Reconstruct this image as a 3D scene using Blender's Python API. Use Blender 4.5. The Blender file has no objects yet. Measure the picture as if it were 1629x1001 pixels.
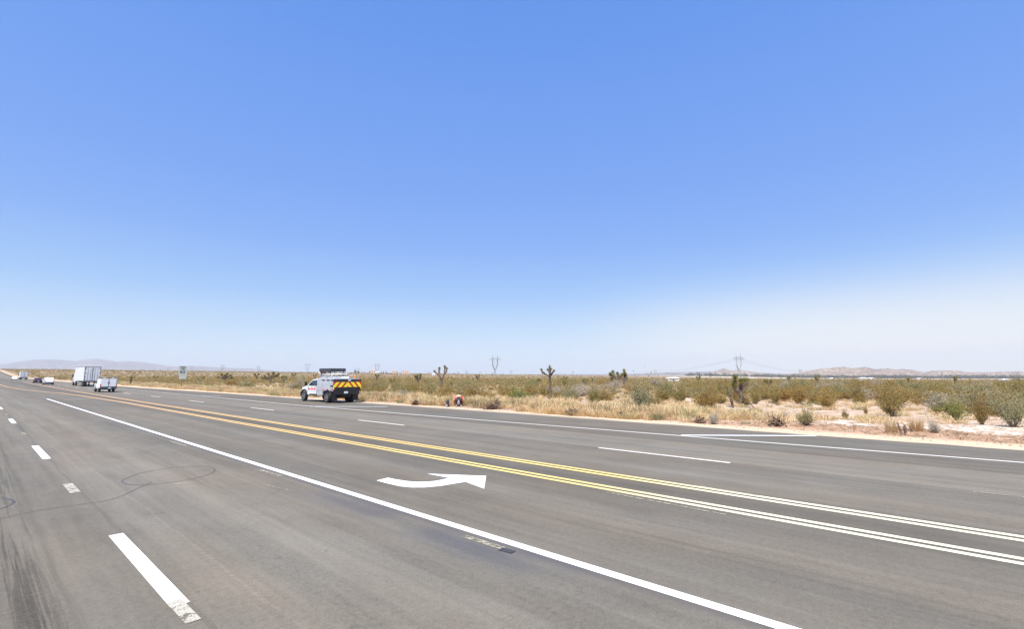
import bpy, bmesh, math, random
import numpy as np
from mathutils import Vector, Matrix
S = bpy.context.scene
C = S.collection
PI = math.pi
R = math.radians

# ------------------------------------------------------------------ camera
CAM_H = 2.35
PW, PH, FPX = 1629.0, 1001.0, 760.0
CX, CY = PW / 2, PH / 2
HORIZON, VPX = 597.5, -47.0
PITCH = math.atan((HORIZON - CY) / FPX)
YAW = math.atan((CX - VPX) * math.cos(PITCH) / FPX)      # camera looks this far to the right of the road
cd = bpy.data.cameras.new('camera')
cam = bpy.data.objects.new('camera', cd); C.objects.link(cam)
cd.sensor_fit = 'HORIZONTAL'; cd.sensor_width = 36.0; cd.lens = 36.0 * FPX / PW
cd.clip_start = 0.1; cd.clip_end = 40000
cam.location = (0, 0, CAM_H); cam.rotation_euler = (PI / 2 + PITCH, 0, -YAW)
S.camera = cam
S.render.resolution_x = 1024; S.render.resolution_y = 630
S.view_settings.view_transform = 'Standard'; S.view_settings.look = 'None'
S.view_settings.exposure = 0.9; S.view_settings.gamma = 1.0

# ------------------------------------------------------------------ world and sun
SUN_EL = R(60); SUN_ROT = R(-112)
W = bpy.data.worlds.new('World'); S.world = W; W.use_nodes = True
nt = W.node_tree; nt.nodes.clear()
def wn(t, **k):
    n = nt.nodes.new(t)
    for a, b in k.items(): setattr(n, a, b)
    return n
sky = wn('ShaderNodeTexSky', sky_type='NISHITA', sun_disc=False)
sky.sun_elevation = SUN_EL; sky.sun_rotation = SUN_ROT
sky.altitude = 700; sky.air_density = 1.0; sky.dust_density = 0.6; sky.ozone_density = 2.2
bg = wn('ShaderNodeBackground'); bg.inputs['Strength'].default_value = 0.10
out = wn('ShaderNodeOutputWorld')
tc = wn('ShaderNodeTexCoord')
nrm = wn('ShaderNodeVectorMath', operation='NORMALIZE')
sep = wn('ShaderNodeSeparateXYZ')
nt.links.new(tc.outputs['Generated'], nrm.inputs[0]); nt.links.new(nrm.outputs[0], sep.inputs[0])
# desert dust haze low over the horizon, thickest towards the dry lake (road-right, world direction)
GLOW = (math.sin(YAW + R(47)), math.cos(YAW + R(47)), 0.0)
def wm(op, a, b=None, c=None, clamp=False):
    n = wn('ShaderNodeMath', operation=op); n.use_clamp = clamp
    for i, v in enumerate((a, b, c)):
        if v is None: continue
        if isinstance(v, (int, float)): n.inputs[i].default_value = v
        else: nt.links.new(v, n.inputs[i])
    return n.outputs[0]
el = wm('MAXIMUM', sep.outputs['Z'], 0.0)
dot = wn('ShaderNodeVectorMath', operation='DOT_PRODUCT')
nt.links.new(nrm.outputs[0], dot.inputs[0]); dot.inputs[1].default_value = GLOW
band = wm('POWER', 2.718, wm('MULTIPLY', el, -7.5))
az = wn('ShaderNodeMapRange', interpolation_type='SMOOTHSTEP')
nt.links.new(dot.outputs['Value'], az.inputs[0])
az.inputs[1].default_value = 0.72; az.inputs[2].default_value = 1.0; az.inputs[3].default_value = 0; az.inputs[4].default_value = 1
glow_el = wn('ShaderNodeMapRange', interpolation_type='SMOOTHSTEP')
nt.links.new(el, glow_el.inputs[0])
glow_el.inputs[1].default_value = 0.0; glow_el.inputs[2].default_value = 0.225; glow_el.inputs[3].default_value = 1; glow_el.inputs[4].default_value = 0
glow = wm('MULTIPLY', az.outputs[0], glow_el.outputs[0])
def rgbmix(f, a, b, mode='MIX'):
    n = wn('ShaderNodeMix', data_type='RGBA', blend_type=mode)
    if isinstance(f, float): n.inputs[0].default_value = f
    else: nt.links.new(f, n.inputs[0])
    for i, v in ((6, a), (7, b)):
        if isinstance(v, tuple): n.inputs[i].default_value = v
        else: nt.links.new(v, n.inputs[i])
    return n.outputs[2]
c0 = rgbmix(1.0, sky.outputs[0], (0.80, 0.98, 1.22, 1), 'MULTIPLY')
grad = wn('ShaderNodeValToRGB'); nt.links.new(el, grad.inputs[0]); _e = grad.color_ramp.elements
_st = [(0.0, (.430, .475, .515)), (.074, (.315, .408, .505)), (.16, (.182, .305, .505)), (.26, (.122, .232, .498)), (.36, (.100, .205, .49)), (.62, (.066, .167, .462)), (1.0, (.045, .115, .38))]
while len(_e) < len(_st): _e.new(.5)
for _i, (_p, _c) in enumerate(_st): _e[_i].position = _p; _e[_i].color = _c + (1,)
gsc = wn('ShaderNodeVectorMath', operation='SCALE'); nt.links.new(grad.outputs[0], gsc.inputs[0]); gsc.inputs['Scale'].default_value = 10.0
c1 = rgbmix(0.92, c0, gsc.outputs[0])
c2 = rgbmix(wm('MULTIPLY', glow, 0.96), c1, (5.5, 5.35, 5.0, 1))
nt.links.new(c2, bg.inputs[0]); nt.links.new(bg.outputs[0], out.inputs[0])

sl = bpy.data.lights.new('sun', 'SUN'); sl.energy = 4.2; sl.angle = R(0.53); sl.color = (1.0, 0.955, 0.88)
so = bpy.data.objects.new('sun', sl); C.objects.link(so)
sd = Vector((math.sin(SUN_ROT) * math.cos(SUN_EL), math.cos(SUN_ROT) * math.cos(SUN_EL), math.sin(SUN_EL)))
so.rotation_euler = (-sd).to_track_quat('-Z', 'Y').to_euler(); so.location = sd * 100

# ------------------------------------------------------------------ terrain heights and placing
YB = np.array([-400, -200, -100, -60, -40] + list(range(-30, 160, 5)) + [180, 200, 230, 260, 300, 340, 380, 430, 480, 530, 600, 700, 800, 900, 1050, 1250, 1500, 2000, 2800, 4000], float)
_ZY = np.interp(YB, [-400, 120, 200, 330, 430, 520, 650, 790, 1000, 1300, 1800, 4000], [0, 0, .15, .3, .7, 1.6, 4.2, 7.4, 10.8, 13.0, 14.5, 16.0])
def zr(y): return np.interp(y, YB, _ZY)
def H(x, y):
    x = np.asarray(x, float); y = np.asarray(y, float)
    z = zr(y) - 0.0066 * np.maximum(x - 70, 0) * np.exp(-np.maximum(x - 70, 0) / 9000.)
    off = np.clip((x - 24.5) / 10., 0, 1) + np.clip((-9 - x) / 10., 0, 1)
    z = z + off * (0.16 * np.sin(x * .11 + 1.3 * np.sin(y * .053)) * np.sin(y * .09 + 1.1) + 0.07 * np.sin(x * .41 + y * .23) * np.sin(y * .37 - x * .13 + 2) + .03 * np.sin(x * 1.3 + y * .7) * np.sin(y * 1.1 - x * .4))
    berm = 0.10 * np.exp(-((x - 26.2) / 1.4) ** 2) * (0.6 + 0.4 * np.sin(y * .35))
    return z + berm
def ray(px, py):
    a = (px - CX) / FPX; b = -(py - CY) / FPX
    fy = math.cos(PITCH) - b * math.sin(PITCH)
    return Vector((a * math.cos(YAW) + fy * math.sin(YAW), -a * math.sin(YAW) + fy * math.cos(YAW), math.sin(PITCH) + b * math.cos(PITCH)))
def at(px, py, z=0.0):
    d = ray(px, py); s = (z - CAM_H) / d.z
    return Vector((d.x * s, d.y * s, z))
def atg(px, py):
    z = 0.0
    for i in range(12):
        p = at(px, py, z); z = .5 * z + .5 * float(H(p.x, p.y))
    return Vector((p.x, p.y, float(H(p.x, p.y))))
def far(px, depth):          # a ground point in the direction of an azimuth, at a depth along the view axis
    d = ray(px, HORIZON); k = depth / (d.x * math.sin(YAW) + d.y * math.cos(YAW))
    x, y = d.x * k, d.y * k
    return Vector((x, y, float(H(x, y))))
def depth_of(p): return p.x * math.sin(YAW) + p.y * math.cos(YAW)
def px_of(x, y):
    return CX + FPX * (x * math.cos(YAW) - y * math.sin(YAW)) / np.maximum((x * math.sin(YAW) + y * math.cos(YAW)) * math.cos(PITCH), .01)

# ------------------------------------------------------------------ materials
def lin(c): return tuple(((v / 12.92) if v <= .04045 else ((v + .055) / 1.055) ** 2.4) for v in c)
class NT:
    def __init__(s, name):
        s.m = bpy.data.materials.new(name); s.m.use_nodes = True; s.t = s.m.node_tree; s.t.nodes.clear()
        s.o = s.n('ShaderNodeOutputMaterial')
    def n(s, t, **k):
        n = s.t.nodes.new(t)
        for a, b in k.items(): setattr(n, a, b)
        return n
    def l(s, a, b): s.t.links.new(a, b)
    def put(s, sock, v):
        if isinstance(v, (int, float)): sock.default_value = v
        elif isinstance(v, tuple): sock.default_value = v if len(v) == len(sock.default_value) else v + (1,)
        else: s.l(v, sock)
    def math(s, op, a, b=0.0, c=0.0, clamp=False):
        n = s.n('ShaderNodeMath', operation=op); n.use_clamp = clamp
        for i, v in enumerate((a, b, c)): s.put(n.inputs[i], v)
        return n.outputs[0]
    def mix(s, f, a, b, mode='MIX'):
        n = s.n('ShaderNodeMix', data_type='RGBA', blend_type=mode)
        s.put(n.inputs[0], f); s.put(n.inputs[6], a); s.put(n.inputs[7], b)
        return n.outputs[2]
    def pos(s):
        g = s.n('ShaderNodeNewGeometry'); return g.outputs['Position']
    def xyz(s, v):
        n = s.n('ShaderNodeSeparateXYZ'); s.l(v, n.inputs[0]); return n.outputs
    def scaled(s, v, sc, rot=0):
        n = s.n('ShaderNodeMapping'); s.l(v, n.inputs[0]); n.inputs['Scale'].default_value = sc; n.inputs['Rotation'].default_value = (0, 0, rot); return n.outputs[0]
    def noise(s, v, scale, detail=3, rough=.5, col=False):
        n = s.n('ShaderNodeTexNoise'); s.l(v, n.inputs['Vector']); n.inputs['Scale'].default_value = scale
        n.inputs['Detail'].default_value = detail; n.inputs['Roughness'].default_value = rough
        return n.outputs['Color' if col else 'Fac']
    def rng(s, v, a, b, c=0.0, d=1.0, smooth=True):
        n = s.n('ShaderNodeMapRange', interpolation_type='SMOOTHSTEP' if smooth else 'LINEAR')
        s.put(n.inputs[0], v)
        for i, q in zip((1, 2, 3, 4), (a, b, c, d)): s.put(n.inputs[i], q)
        return n.outputs[0]
    def ramp(s, f, stops):
        n = s.n('ShaderNodeValToRGB'); s.l(f, n.inputs[0]); e = n.color_ramp.elements
        while len(e) < len(stops): e.new(.5)
        for i, (p, c) in enumerate(stops): e[i].position = p; e[i].color = tuple(c) + (1,)
        return n.outputs[0]
    def bsdf(s, col, rough=.8, metal=0.0, spec=.3, bump=None, bs=.3, bd=.02):
        b = s.n('ShaderNodeBsdfPrincipled')
        s.put(b.inputs['Base Color'], col); s.put(b.inputs['Roughness'], rough); s.put(b.inputs['Metallic'], metal)
        b.inputs['Specular IOR Level'].default_value = spec
        if bump is not None:
            n = s.n('ShaderNodeBump'); n.inputs['Strength'].default_value = bs; n.inputs['Distance'].default_value = bd
            s.l(bump, n.inputs['Height']); s.l(n.outputs[0], b.inputs['Normal'])
        return b
    def done(s, sh):
        s.l(sh.outputs[0] if hasattr(sh, 'outputs') else sh, s.o.inputs[0]); return s.m

def simple(name, col, rough=.6, metal=0.0, spec=.4, var=.12, sc=4.0, coat=0.0):
    k = NT(name); g = k.n('ShaderNodeTexCoord').outputs['Object']
    nz = k.noise(g, sc, 5, .6)
    c = k.mix(k.rng(nz, .3, .7), tuple(v * (1 - var) for v in col) + (1,), tuple(min(1, v * (1 + var)) for v in col) + (1,))
    b = k.bsdf(c, rough, metal, spec)
    if coat: b.inputs['Coat Weight'].default_value = coat; b.inputs['Coat Roughness'].default_value = .08
    return k.done(b)

def mat_asphalt():
    k = NT('asphalt'); P = k.pos(); x, y, z = k.xyz(P)
    sx = k.math('DIVIDE', k.math('ADD', x, 7.0), 32.0)
    def s(X): return (X + 7) / 32.
    g = lambda v, w=1.0: (v * .95 * w, v * .865, v * .695)
    base = k.ramp(sx, [(s(-6), g(.150)), (s(.2), g(.150)), (s(1.5), g(.158)), (s(2.0), g(.175)), (s(3.4), g(.182)), (s(4.3), g(.165)), (s(5.2), g(.150)), (s(6.2), g(.150)), (s(7.4), g(.165)),
                       (s(8.9), g(.130)), (s(9.2), g(.122)), (s(10.4), g(.125)), (s(10.9), g(.158)), (s(12.2), g(.170)), (s(13.7), g(.160)), (s(13.85), g(.160)), (s(14.0), g(.182)), (s(16.6), g(.184)), (s(17.0), g(.140)), (s(18.6), g(.138)), (s(22.6), g(.150))])
    n1 = k.noise(k.scaled(P, (1.6, .045, 1)), 1.0, 5, .6)
    n2 = k.noise(k.scaled(P, (7., .25, 1)), 1.0, 4, .6)
    n3 = k.noise(P, .35, 4, .55)
    n4 = k.noise(P, 55, 2, .7); n5 = k.noise(P, 14, 4, .75)
    f = k.math('ADD', k.math('ADD', k.rng(n1, .3, .7, .80, 1.15, False), k.rng(n2, .3, .7, -.07, .07, False)), k.math('ADD', k.rng(n3, .3, .7, -.08, .08, False), k.rng(n4, .25, .75, -.20, .20, False)))
    f = k.math('ADD', f, k.rng(n5, .3, .7, -.13, .13, False))
    n6 = k.noise(P, 120, 2, .8); n7 = k.noise(k.scaled(P, (2.2, .9, 1)), 1.0, 5, .65)
    f = k.math('ADD', f, k.math('ADD', k.rng(n6, .25, .75, -.14, .14, False), k.rng(n7, .3, .7, -.07, .07, False)))
    f = k.math('ADD', f, k.rng(k.noise(P, 75, 1, .3), .68, .74, 0, .38))
    vo = k.n('ShaderNodeTexVoronoi', feature='DISTANCE_TO_EDGE'); vo.inputs['Scale'].default_value = .32
    wv = k.n('ShaderNodeVectorMath', operation='ADD'); k.l(k.scaled(P, (1, .45, 1)), wv.inputs[0])
    cn = k.n('ShaderNodeTexNoise'); k.l(P, cn.inputs['Vector']); cn.inputs['Scale'].default_value = 2.2; cn.inputs['Detail'].default_value = 5
    k.l(cn.outputs['Color'], wv.inputs[1]); k.l(wv.outputs[0], vo.inputs['Vector'])
    ck = k.math('MULTIPLY', k.rng(vo.outputs['Distance'], .0, .006, 1.0, 0.0), k.rng(k.noise(P, .5, 2), .50, .58))
    f = k.math('SUBTRACT', f, k.math('MULTIPLY', ck, .14))
    # long narrow seams
    for X, w, a in ((2.28, .012, .16), (1.72, .02, -.22), (.92, .02, -.14), (13.86, .02, -.16), (16.95, .03, -.14), (6.9, .025, -.08), (3.6, .012, -.10), (11.6, .02, .06), (.2, .03, -.12), (20.3, .03, -.06)):
        d = k.math('ABSOLUTE', k.math('SUBTRACT', k.math('ADD', x, k.math('MULTIPLY', k.math('SUBTRACT', n3, .5), .25)), X))
        li = k.rng(d, w, w * 2.2, a, 0.0)
        f = k.math('ADD', f, k.math('MULTIPLY', li, k.rng(n5, .35, .6)))
    # wheel rubber on the near lane, fresh dark binder beside the solid white line
    t1 = k.math('MULTIPLY', k.rng(k.math('ABSOLUTE', k.math('SUBTRACT', x, .62)), .0, .40, 1.0, 0.0), k.rng(k.noise(k.scaled(P, (16., .22, 1)), 1.0, 5, .7), .46, .58))
    f = k.math('SUBTRACT', f, k.math('MULTIPLY', t1, .40))
    for X in (2.75, 4.2, 7.0, 8.3, 11.4, 13.0, 15.1, 16.4):
        tr_ = k.math('MULTIPLY', k.rng(k.math('ABSOLUTE', k.math('SUBTRACT', x, X)), .1, .42, 1.0, 0.0), k.rng(n1, .35, .6))
        f = k.math('SUBTRACT', f, k.math('MULTIPLY', tr_, .06))
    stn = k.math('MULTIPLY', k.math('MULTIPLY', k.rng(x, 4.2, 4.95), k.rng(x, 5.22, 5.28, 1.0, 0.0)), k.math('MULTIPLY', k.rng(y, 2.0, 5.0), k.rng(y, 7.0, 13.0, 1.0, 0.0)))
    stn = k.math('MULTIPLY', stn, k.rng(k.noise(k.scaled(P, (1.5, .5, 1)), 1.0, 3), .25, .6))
    edge = k.math('MULTIPLY', k.rng(x, 5.0, 5.18), k.rng(x, 5.22, 5.28, 1.0, 0.0))
    c = k.mix(1.0, base, k.math('MULTIPLY', f, 1.0), 'MULTIPLY')
    cc = k.n('ShaderNodeCombineColor'); [k.l(f, cc.inputs[i]) for i in range(3)]
    c = k.mix(1.0, base, cc.outputs[0], 'MULTIPLY')
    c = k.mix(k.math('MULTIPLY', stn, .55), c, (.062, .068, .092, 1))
    c = k.mix(k.math('MULTIPLY', edge, .42), c, (.07, .065, .075, 1))
    tint = k.noise(k.scaled(P, (.5, .12, 1)), 1.0, 3)
    c = k.mix(k.rng(tint, .35, .65, 0, .60), c, k.mix(1.0, c, (1.10, .99, .90, 1), 'MULTIPLY'))
    # dust drifted in over the shoulder edge
    ed = k.math('MULTIPLY', k.rng(k.math('ADD', x, k.math('MULTIPLY', k.math('ADD', n5, n7), .7)), 22.75, 23.7), .8)
    c = k.mix(ed, c, (.34, .27, .20, 1))
    pits = k.rng(k.noise(P, 6.0, 1, .4), .76, .80, 0, .35)
    c = k.mix(pits, c, (.07, .065, .06, 1))
    hb = k.math('ADD', n4, k.math('MULTIPLY', n5, .5))
    return k.done(k.bsdf(c, .88, 0, .25, hb, .35, .006))

def mat_paint(name, cols, wear=.5, seed=0.0):
    # cols: either one colour or [(y, colour)...] a colour ramp along the road
    k = NT(name); P = k.pos(); x, y, z = k.xyz(P)
    if isinstance(cols, tuple): c = cols + (1,)
    else:
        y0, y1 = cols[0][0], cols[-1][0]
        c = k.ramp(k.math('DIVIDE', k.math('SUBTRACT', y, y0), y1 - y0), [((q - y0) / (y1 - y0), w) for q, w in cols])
    n = k.noise(P, 9, 5, .7); n2 = k.noise(P, 70, 2, .6)
    c = k.mix(k.rng(n, .35, .75, .0, .16), c, (.42, .40, .37, 1))
    b = k.bsdf(c, .65, 0, .3, n2, .2, .003)
    if wear <= 0: return k.done(b)
    tr = k.n('ShaderNodeBsdfTransparent'); ms = k.n('ShaderNodeMixShader')
    w = k.math('ADD', k.math('MULTIPLY', n, .6), k.math('MULTIPLY', n2, .4))
    k.l(k.rng(w, wear - .04, wear + .04, 0.0, 1.0), ms.inputs[0]); k.l(b.outputs[0], ms.inputs[2]); k.l(tr.outputs[0], ms.inputs[1])
    return k.done(ms)

def mat_ground():
    k = NT('desert_sand'); P = k.pos(); x, y, z = k.xyz(P)
    n1 = k.noise(P, .09, 4, .6); n2 = k.noise(P, .6, 5, .65); n3 = k.noise(P, 6, 5, .75); n4 = k.noise(P, 30, 3, .7)
    c = k.mix(k.rng(n2, .35, .68), (.43, .315, .215, 1), (.56, .445, .335, 1))
    c = k.mix(k.rng(n1, .52, .66, 0, .6), c, (.64, .55, .45, 1))
    lit = k.rng(n3, .40, .62)
    c = k.mix(k.math('MULTIPLY', lit, .30), c, (.33, .21, .135, 1))
    # beyond the scrub the soil only shows between plants: drier, browner
    fr = k.rng(k.math('ADD', x, k.math('MULTIPLY', y, .35)), 70, 190)
    c = k.mix(k.math('MULTIPLY', fr, .82), c, k.mix(k.rng(n1, .4, .6), (.235, .17, .095, 1), (.30, .215, .125, 1)))
    # shoulder strip and the reddish litter band behind it
    jx = k.math('ADD', x, k.math('MULTIPLY', k.math('SUBTRACT', n2, .5), 1.2))
    strip = k.math('MULTIPLY', k.rng(jx, 21.8, 22.4), k.rng(jx, 23.9, 24.6, 1, 0))
    c = k.mix(k.math('MULTIPLY', strip, .85), c, k.mix(k.rng(n3, .4, .7), (.63, .49, .34, 1), (.55, .41, .28, 1)))
    lb = k.math('MULTIPLY', k.math('MULTIPLY', k.rng(jx, 23.8, 24.5), k.rng(jx, 25.6, 26.6, 1, 0)), k.rng(y, 9, 22, 1, .45))
    c = k.mix(k.math('MULTIPLY', lb, k.rng(n3, .3, .55, .25, .85)), c, (.44, .27, .175, 1))
    # bleached alkali patches on the right
    wp = k.math('MULTIPLY', k.math('MULTIPLY', k.rng(jx, 26.3, 27.0), k.rng(jx, 32.0, 35., 1, 0)), k.math('MULTIPLY', k.rng(y, 8, 15, 1, 0), k.rng(k.noise(P, 1.1, 5, .7), .44, .56)))
    c = k.mix(k.math('MULTIPLY', wp, .85), c, (.68, .60, .51, 1))
    lake = k.math('MULTIPLY', k.rng(x, 1900, 2100), k.rng(x, 2700, 3100, 1, 0))
    c = k.mix(k.math('MULTIPLY', lake, .8), c, (.58, .50, .38, 1))
    c = k.mix(k.rng(n4, .3, .7, 0, .22), c, k.mix(1.0, c, (.55, .52, .5, 1), 'MULTIPLY'))
    return k.done(k.bsdf(c, .95, 0, .1, k.math('ADD', n3, k.math('MULTIPLY', n4, .4)), .5, .04))

def mat_leaf(name, a, b, c3=None, wscale=.35, seedmix=True):
    k = NT(name); P = k.pos()
    n = k.noise(P, wscale, 3, .6); n2 = k.noise(P, 5.0, 3, .7)
    col = k.mix(k.rng(n, .34, .66), a + (1,), b + (1,))
    if c3: col = k.mix(k.rng(k.noise(k.scaled(P, (1, 1, 0)), wscale * .6, 2), .52, .66, 0, .8), col, c3 + (1,))
    oi = k.n('ShaderNodeObjectInfo')
    col = k.mix(k.math('MULTIPLY', oi.outputs['Random'], .6), col, k.mix(1.0, col, (1.12, 1.0, .92, 1), 'MULTIPLY'))
    col = k.mix(k.rng(n2, .3, .7, 0, .6), col, k.mix(1.0, col, (.62, .62, .6, 1), 'MULTIPLY'))
    d = k.n('ShaderNodeBsdfDiffuse'); t = k.n('ShaderNodeBsdfTranslucent'); m = k.n('ShaderNodeMixShader'); m.inputs[0].default_value = .3
    k.l(col, d.inputs[0]); k.l(col, t.inputs[0]); k.l(d.outputs[0], m.inputs[1]); k.l(t.outputs[0], m.inputs[2])
    return k.done(m)

M = {}
M['asphalt'] = mat_asphalt()
M['white_paint'] = mat_paint('white_road_paint', (.86, .86, .86), .28)
M['white_old'] = mat_paint('old_white_road_paint', (.44, .41, .32), .455)
M['cream_worn'] = mat_paint('worn_cream_paint', (.37, .335, .235), .49)
M['white_far'] = mat_paint('warm_white_road_paint', (.80, .77, .68), .30)
M['faint_sealant'] = mat_paint('faint_crack_sealant', (.075, .07, .075), .46)
M['yellow_paint'] = mat_paint('yellow_road_paint', [(-20, (.84, .80, .58)), (3.0, (.84, .79, .50)), (6.0, (.80, .61, .19)), (14, (.76, .52, .16)), (45, (.72, .44, .20)), (120, (.66, .38, .20))], .30)  # cream stops at the near end paint overexposed brightness into the yellow
M['sealant'] = simple('crack_sealant', (.055, .05, .055), .7, var=.3, sc=20)
M['ground'] = mat_ground()
M['creosote'] = mat_leaf('creosote_leaves', (0.286, 0.232, 0.081), (0.373, 0.297, 0.113), (0.254, 0.243, 0.092))
M['creosote_rust'] = mat_leaf('rusty_creosote_leaves', (0.367, 0.247, 0.084), (0.304, 0.226, 0.084))
M['creosote_green'] = mat_leaf('green_leaves', (.235, .265, .125), (.320, .300, .155))
M['bright_green'] = mat_leaf('bright_green_leaves', (.230, .290, .080), (.300, .310, .110))
M['yellow_leaf'] = mat_leaf('yellow_leaves', (.420, .300, .100), (.360, .285, .115))
M['greygreen'] = mat_leaf('grey_green_leaves', (.300, .290, .155), (.370, .335, .190))
M['dry_grey'] = mat_leaf('dry_grey_twigs', (0.441, 0.389, 0.304), (0.525, 0.473, 0.378))
M['dry_gold'] = mat_leaf('dry_gold_grass', (0.739, 0.549, 0.297), (0.806, 0.650, 0.403), (0.627, 0.560, 0.280))
M['dry_straw'] = mat_leaf('dry_straw', (0.726, 0.583, 0.363), (0.660, 0.484, 0.275))
M['stem'] = simple('grey_brown_stems', (.22, .17, .12), .9, var=.3)
M['bark'] = simple('shaggy_grey_bark', (.13, .10, .075), .95, var=.4, sc=12)
M['joshua_dead'] = mat_leaf('dead_joshua_leaves', (0.288, 0.222, 0.138), (0.384, 0.312, 0.204))
M['joshua_green'] = mat_leaf('joshua_leaf_blades', (.22, .235, .070), (.31, .30, .095))
M['dead_wood'] = simple('dead_wood', (.20, .13, .085), .95, var=.45, sc=6)
M['far_scrub'] = mat_leaf('far_scrub', (0.319, 0.253, 0.101), (0.429, 0.314, 0.143), (0.275, 0.264, 0.110), .12)
M['far_wood'] = mat_leaf('far_trees', (.10, .12, .08), (.16, .16, .10), None, .01)
M['cloth_orange'] = simple('orange_cloth', (.80, .27, .15), .85, var=.15)
M['cloth_cream'] = simple('cream_cloth', (.86, .80, .62), .85, var=.1)
M['cloth_dark'] = simple('dark_cloth', (.045, .035, .05), .9, var=.25)
M['cloth_grey'] = simple('pale_grey_cloth', (.30, .30, .34), .9)
M['skin'] = simple('skin', (.55, .33, .23), .6)
M['white_car'] = simple('white_car_paint', (.80, .80, .82), .35, var=.04, coat=.6)
M['dusty_white'] = simple('dusty_white_metal', (.70, .71, .71), .5, var=.10, sc=2)
M['trailer_white'] = simple('trailer_panel', (.66, .68, .68), .5, var=.06, sc=1.5)
M['silver'] = simple('brushed_aluminium', (.62, .64, .68), .38, .55, var=.08)
M['chrome'] = simple('steel', (.55, .55, .56), .3, .9)
M['black'] = simple('black_plastic', (.022, .022, .025), .6, var=.2)
M['charcoal'] = simple('charcoal_metal', (.045, .05, .062), .5, var=.15)
M['tyre'] = simple('tyre_rubber', (.028, .028, .030), .85, var=.25)
M['rim'] = simple('wheel_rim', (.55, .56, .58), .35, .7)
M['glass'] = simple('dark_glass', (.02, .035, .035), .08, 0, .9, var=.1)
M['dark_car'] = simple('dark_maroon_paint', (.05, .025, .04), .3, var=.1, coat=.6)
M['red_decal'] = simple('red_decal', (.72, .10, .10), .5)
M['red_lens'] = simple('red_lens', (.45, .03, .03), .25)
M['orange_plastic'] = simple('orange_plastic', (.80, .22, .05), .6)
M['plate'] = simple('licence_plate', (.75, .76, .78), .4)
M['sign_white'] = simple('sign_face', (.36, .40, .38), .45, var=.05)
M['sign_black'] = simple('sign_ink', (.03, .03, .035), .6)
M['galv'] = simple('galvanised_steel', (.30, .31, .31), .5, .3, var=.15)
M['wood_post'] = simple('brown_post', (.20, .115, .06), .9, var=.25)
M['stucco'] = simple('pale_stucco', (.66, .55, .46), .9)
M['white_wall'] = simple('white_wall', (.82, .81, .78), .8)
M['roof'] = simple('tile_roof', (.42, .27, .20), .9, var=.2)
M['cable'] = simple('cable', (.12, .12, .13), .6)
def mat_chevron():
    k = NT('chevron_sheeting'); g = k.n('ShaderNodeTexCoord').outputs['Object']; x, y, z = k.xyz(g)
    ax = k.math('ABSOLUTE', x)
    v = k.math('FRACT', k.math('MULTIPLY', k.math('ADD', ax, k.math('MULTIPLY', z, .85)), 1.95))
    c = k.mix(k.math('GREATER_THAN', v, .44), (.62, .05, .03, 1), (.95, .80, .04, 1))
    return k.done(k.bsdf(c, .4, 0, .4))
M['chevron'] = mat_chevron()
def mat_rock(name, lo, hi, sc):
    k = NT(name); P = k.pos(); n = k.noise(P, sc, 6, .65); n2 = k.noise(P, sc * 6, 4, .7)
    c = k.mix(k.rng(n, .35, .65), lo + (1,), hi + (1,)); c = k.mix(k.rng(n2, .42, .58, 0, .8), c, tuple(v * .42 for v in lo) + (1,))
    return k.done(k.bsdf(c, .95, 0, .1))
M['hill'] = mat_rock('pink_rock_hills', (.26, .19, .135), (.48, .365, .265), .013)
M['mountain'] = mat_rock('far_mountain_rock', (.20, .16, .14), (.30, .24, .20), .002)

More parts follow.
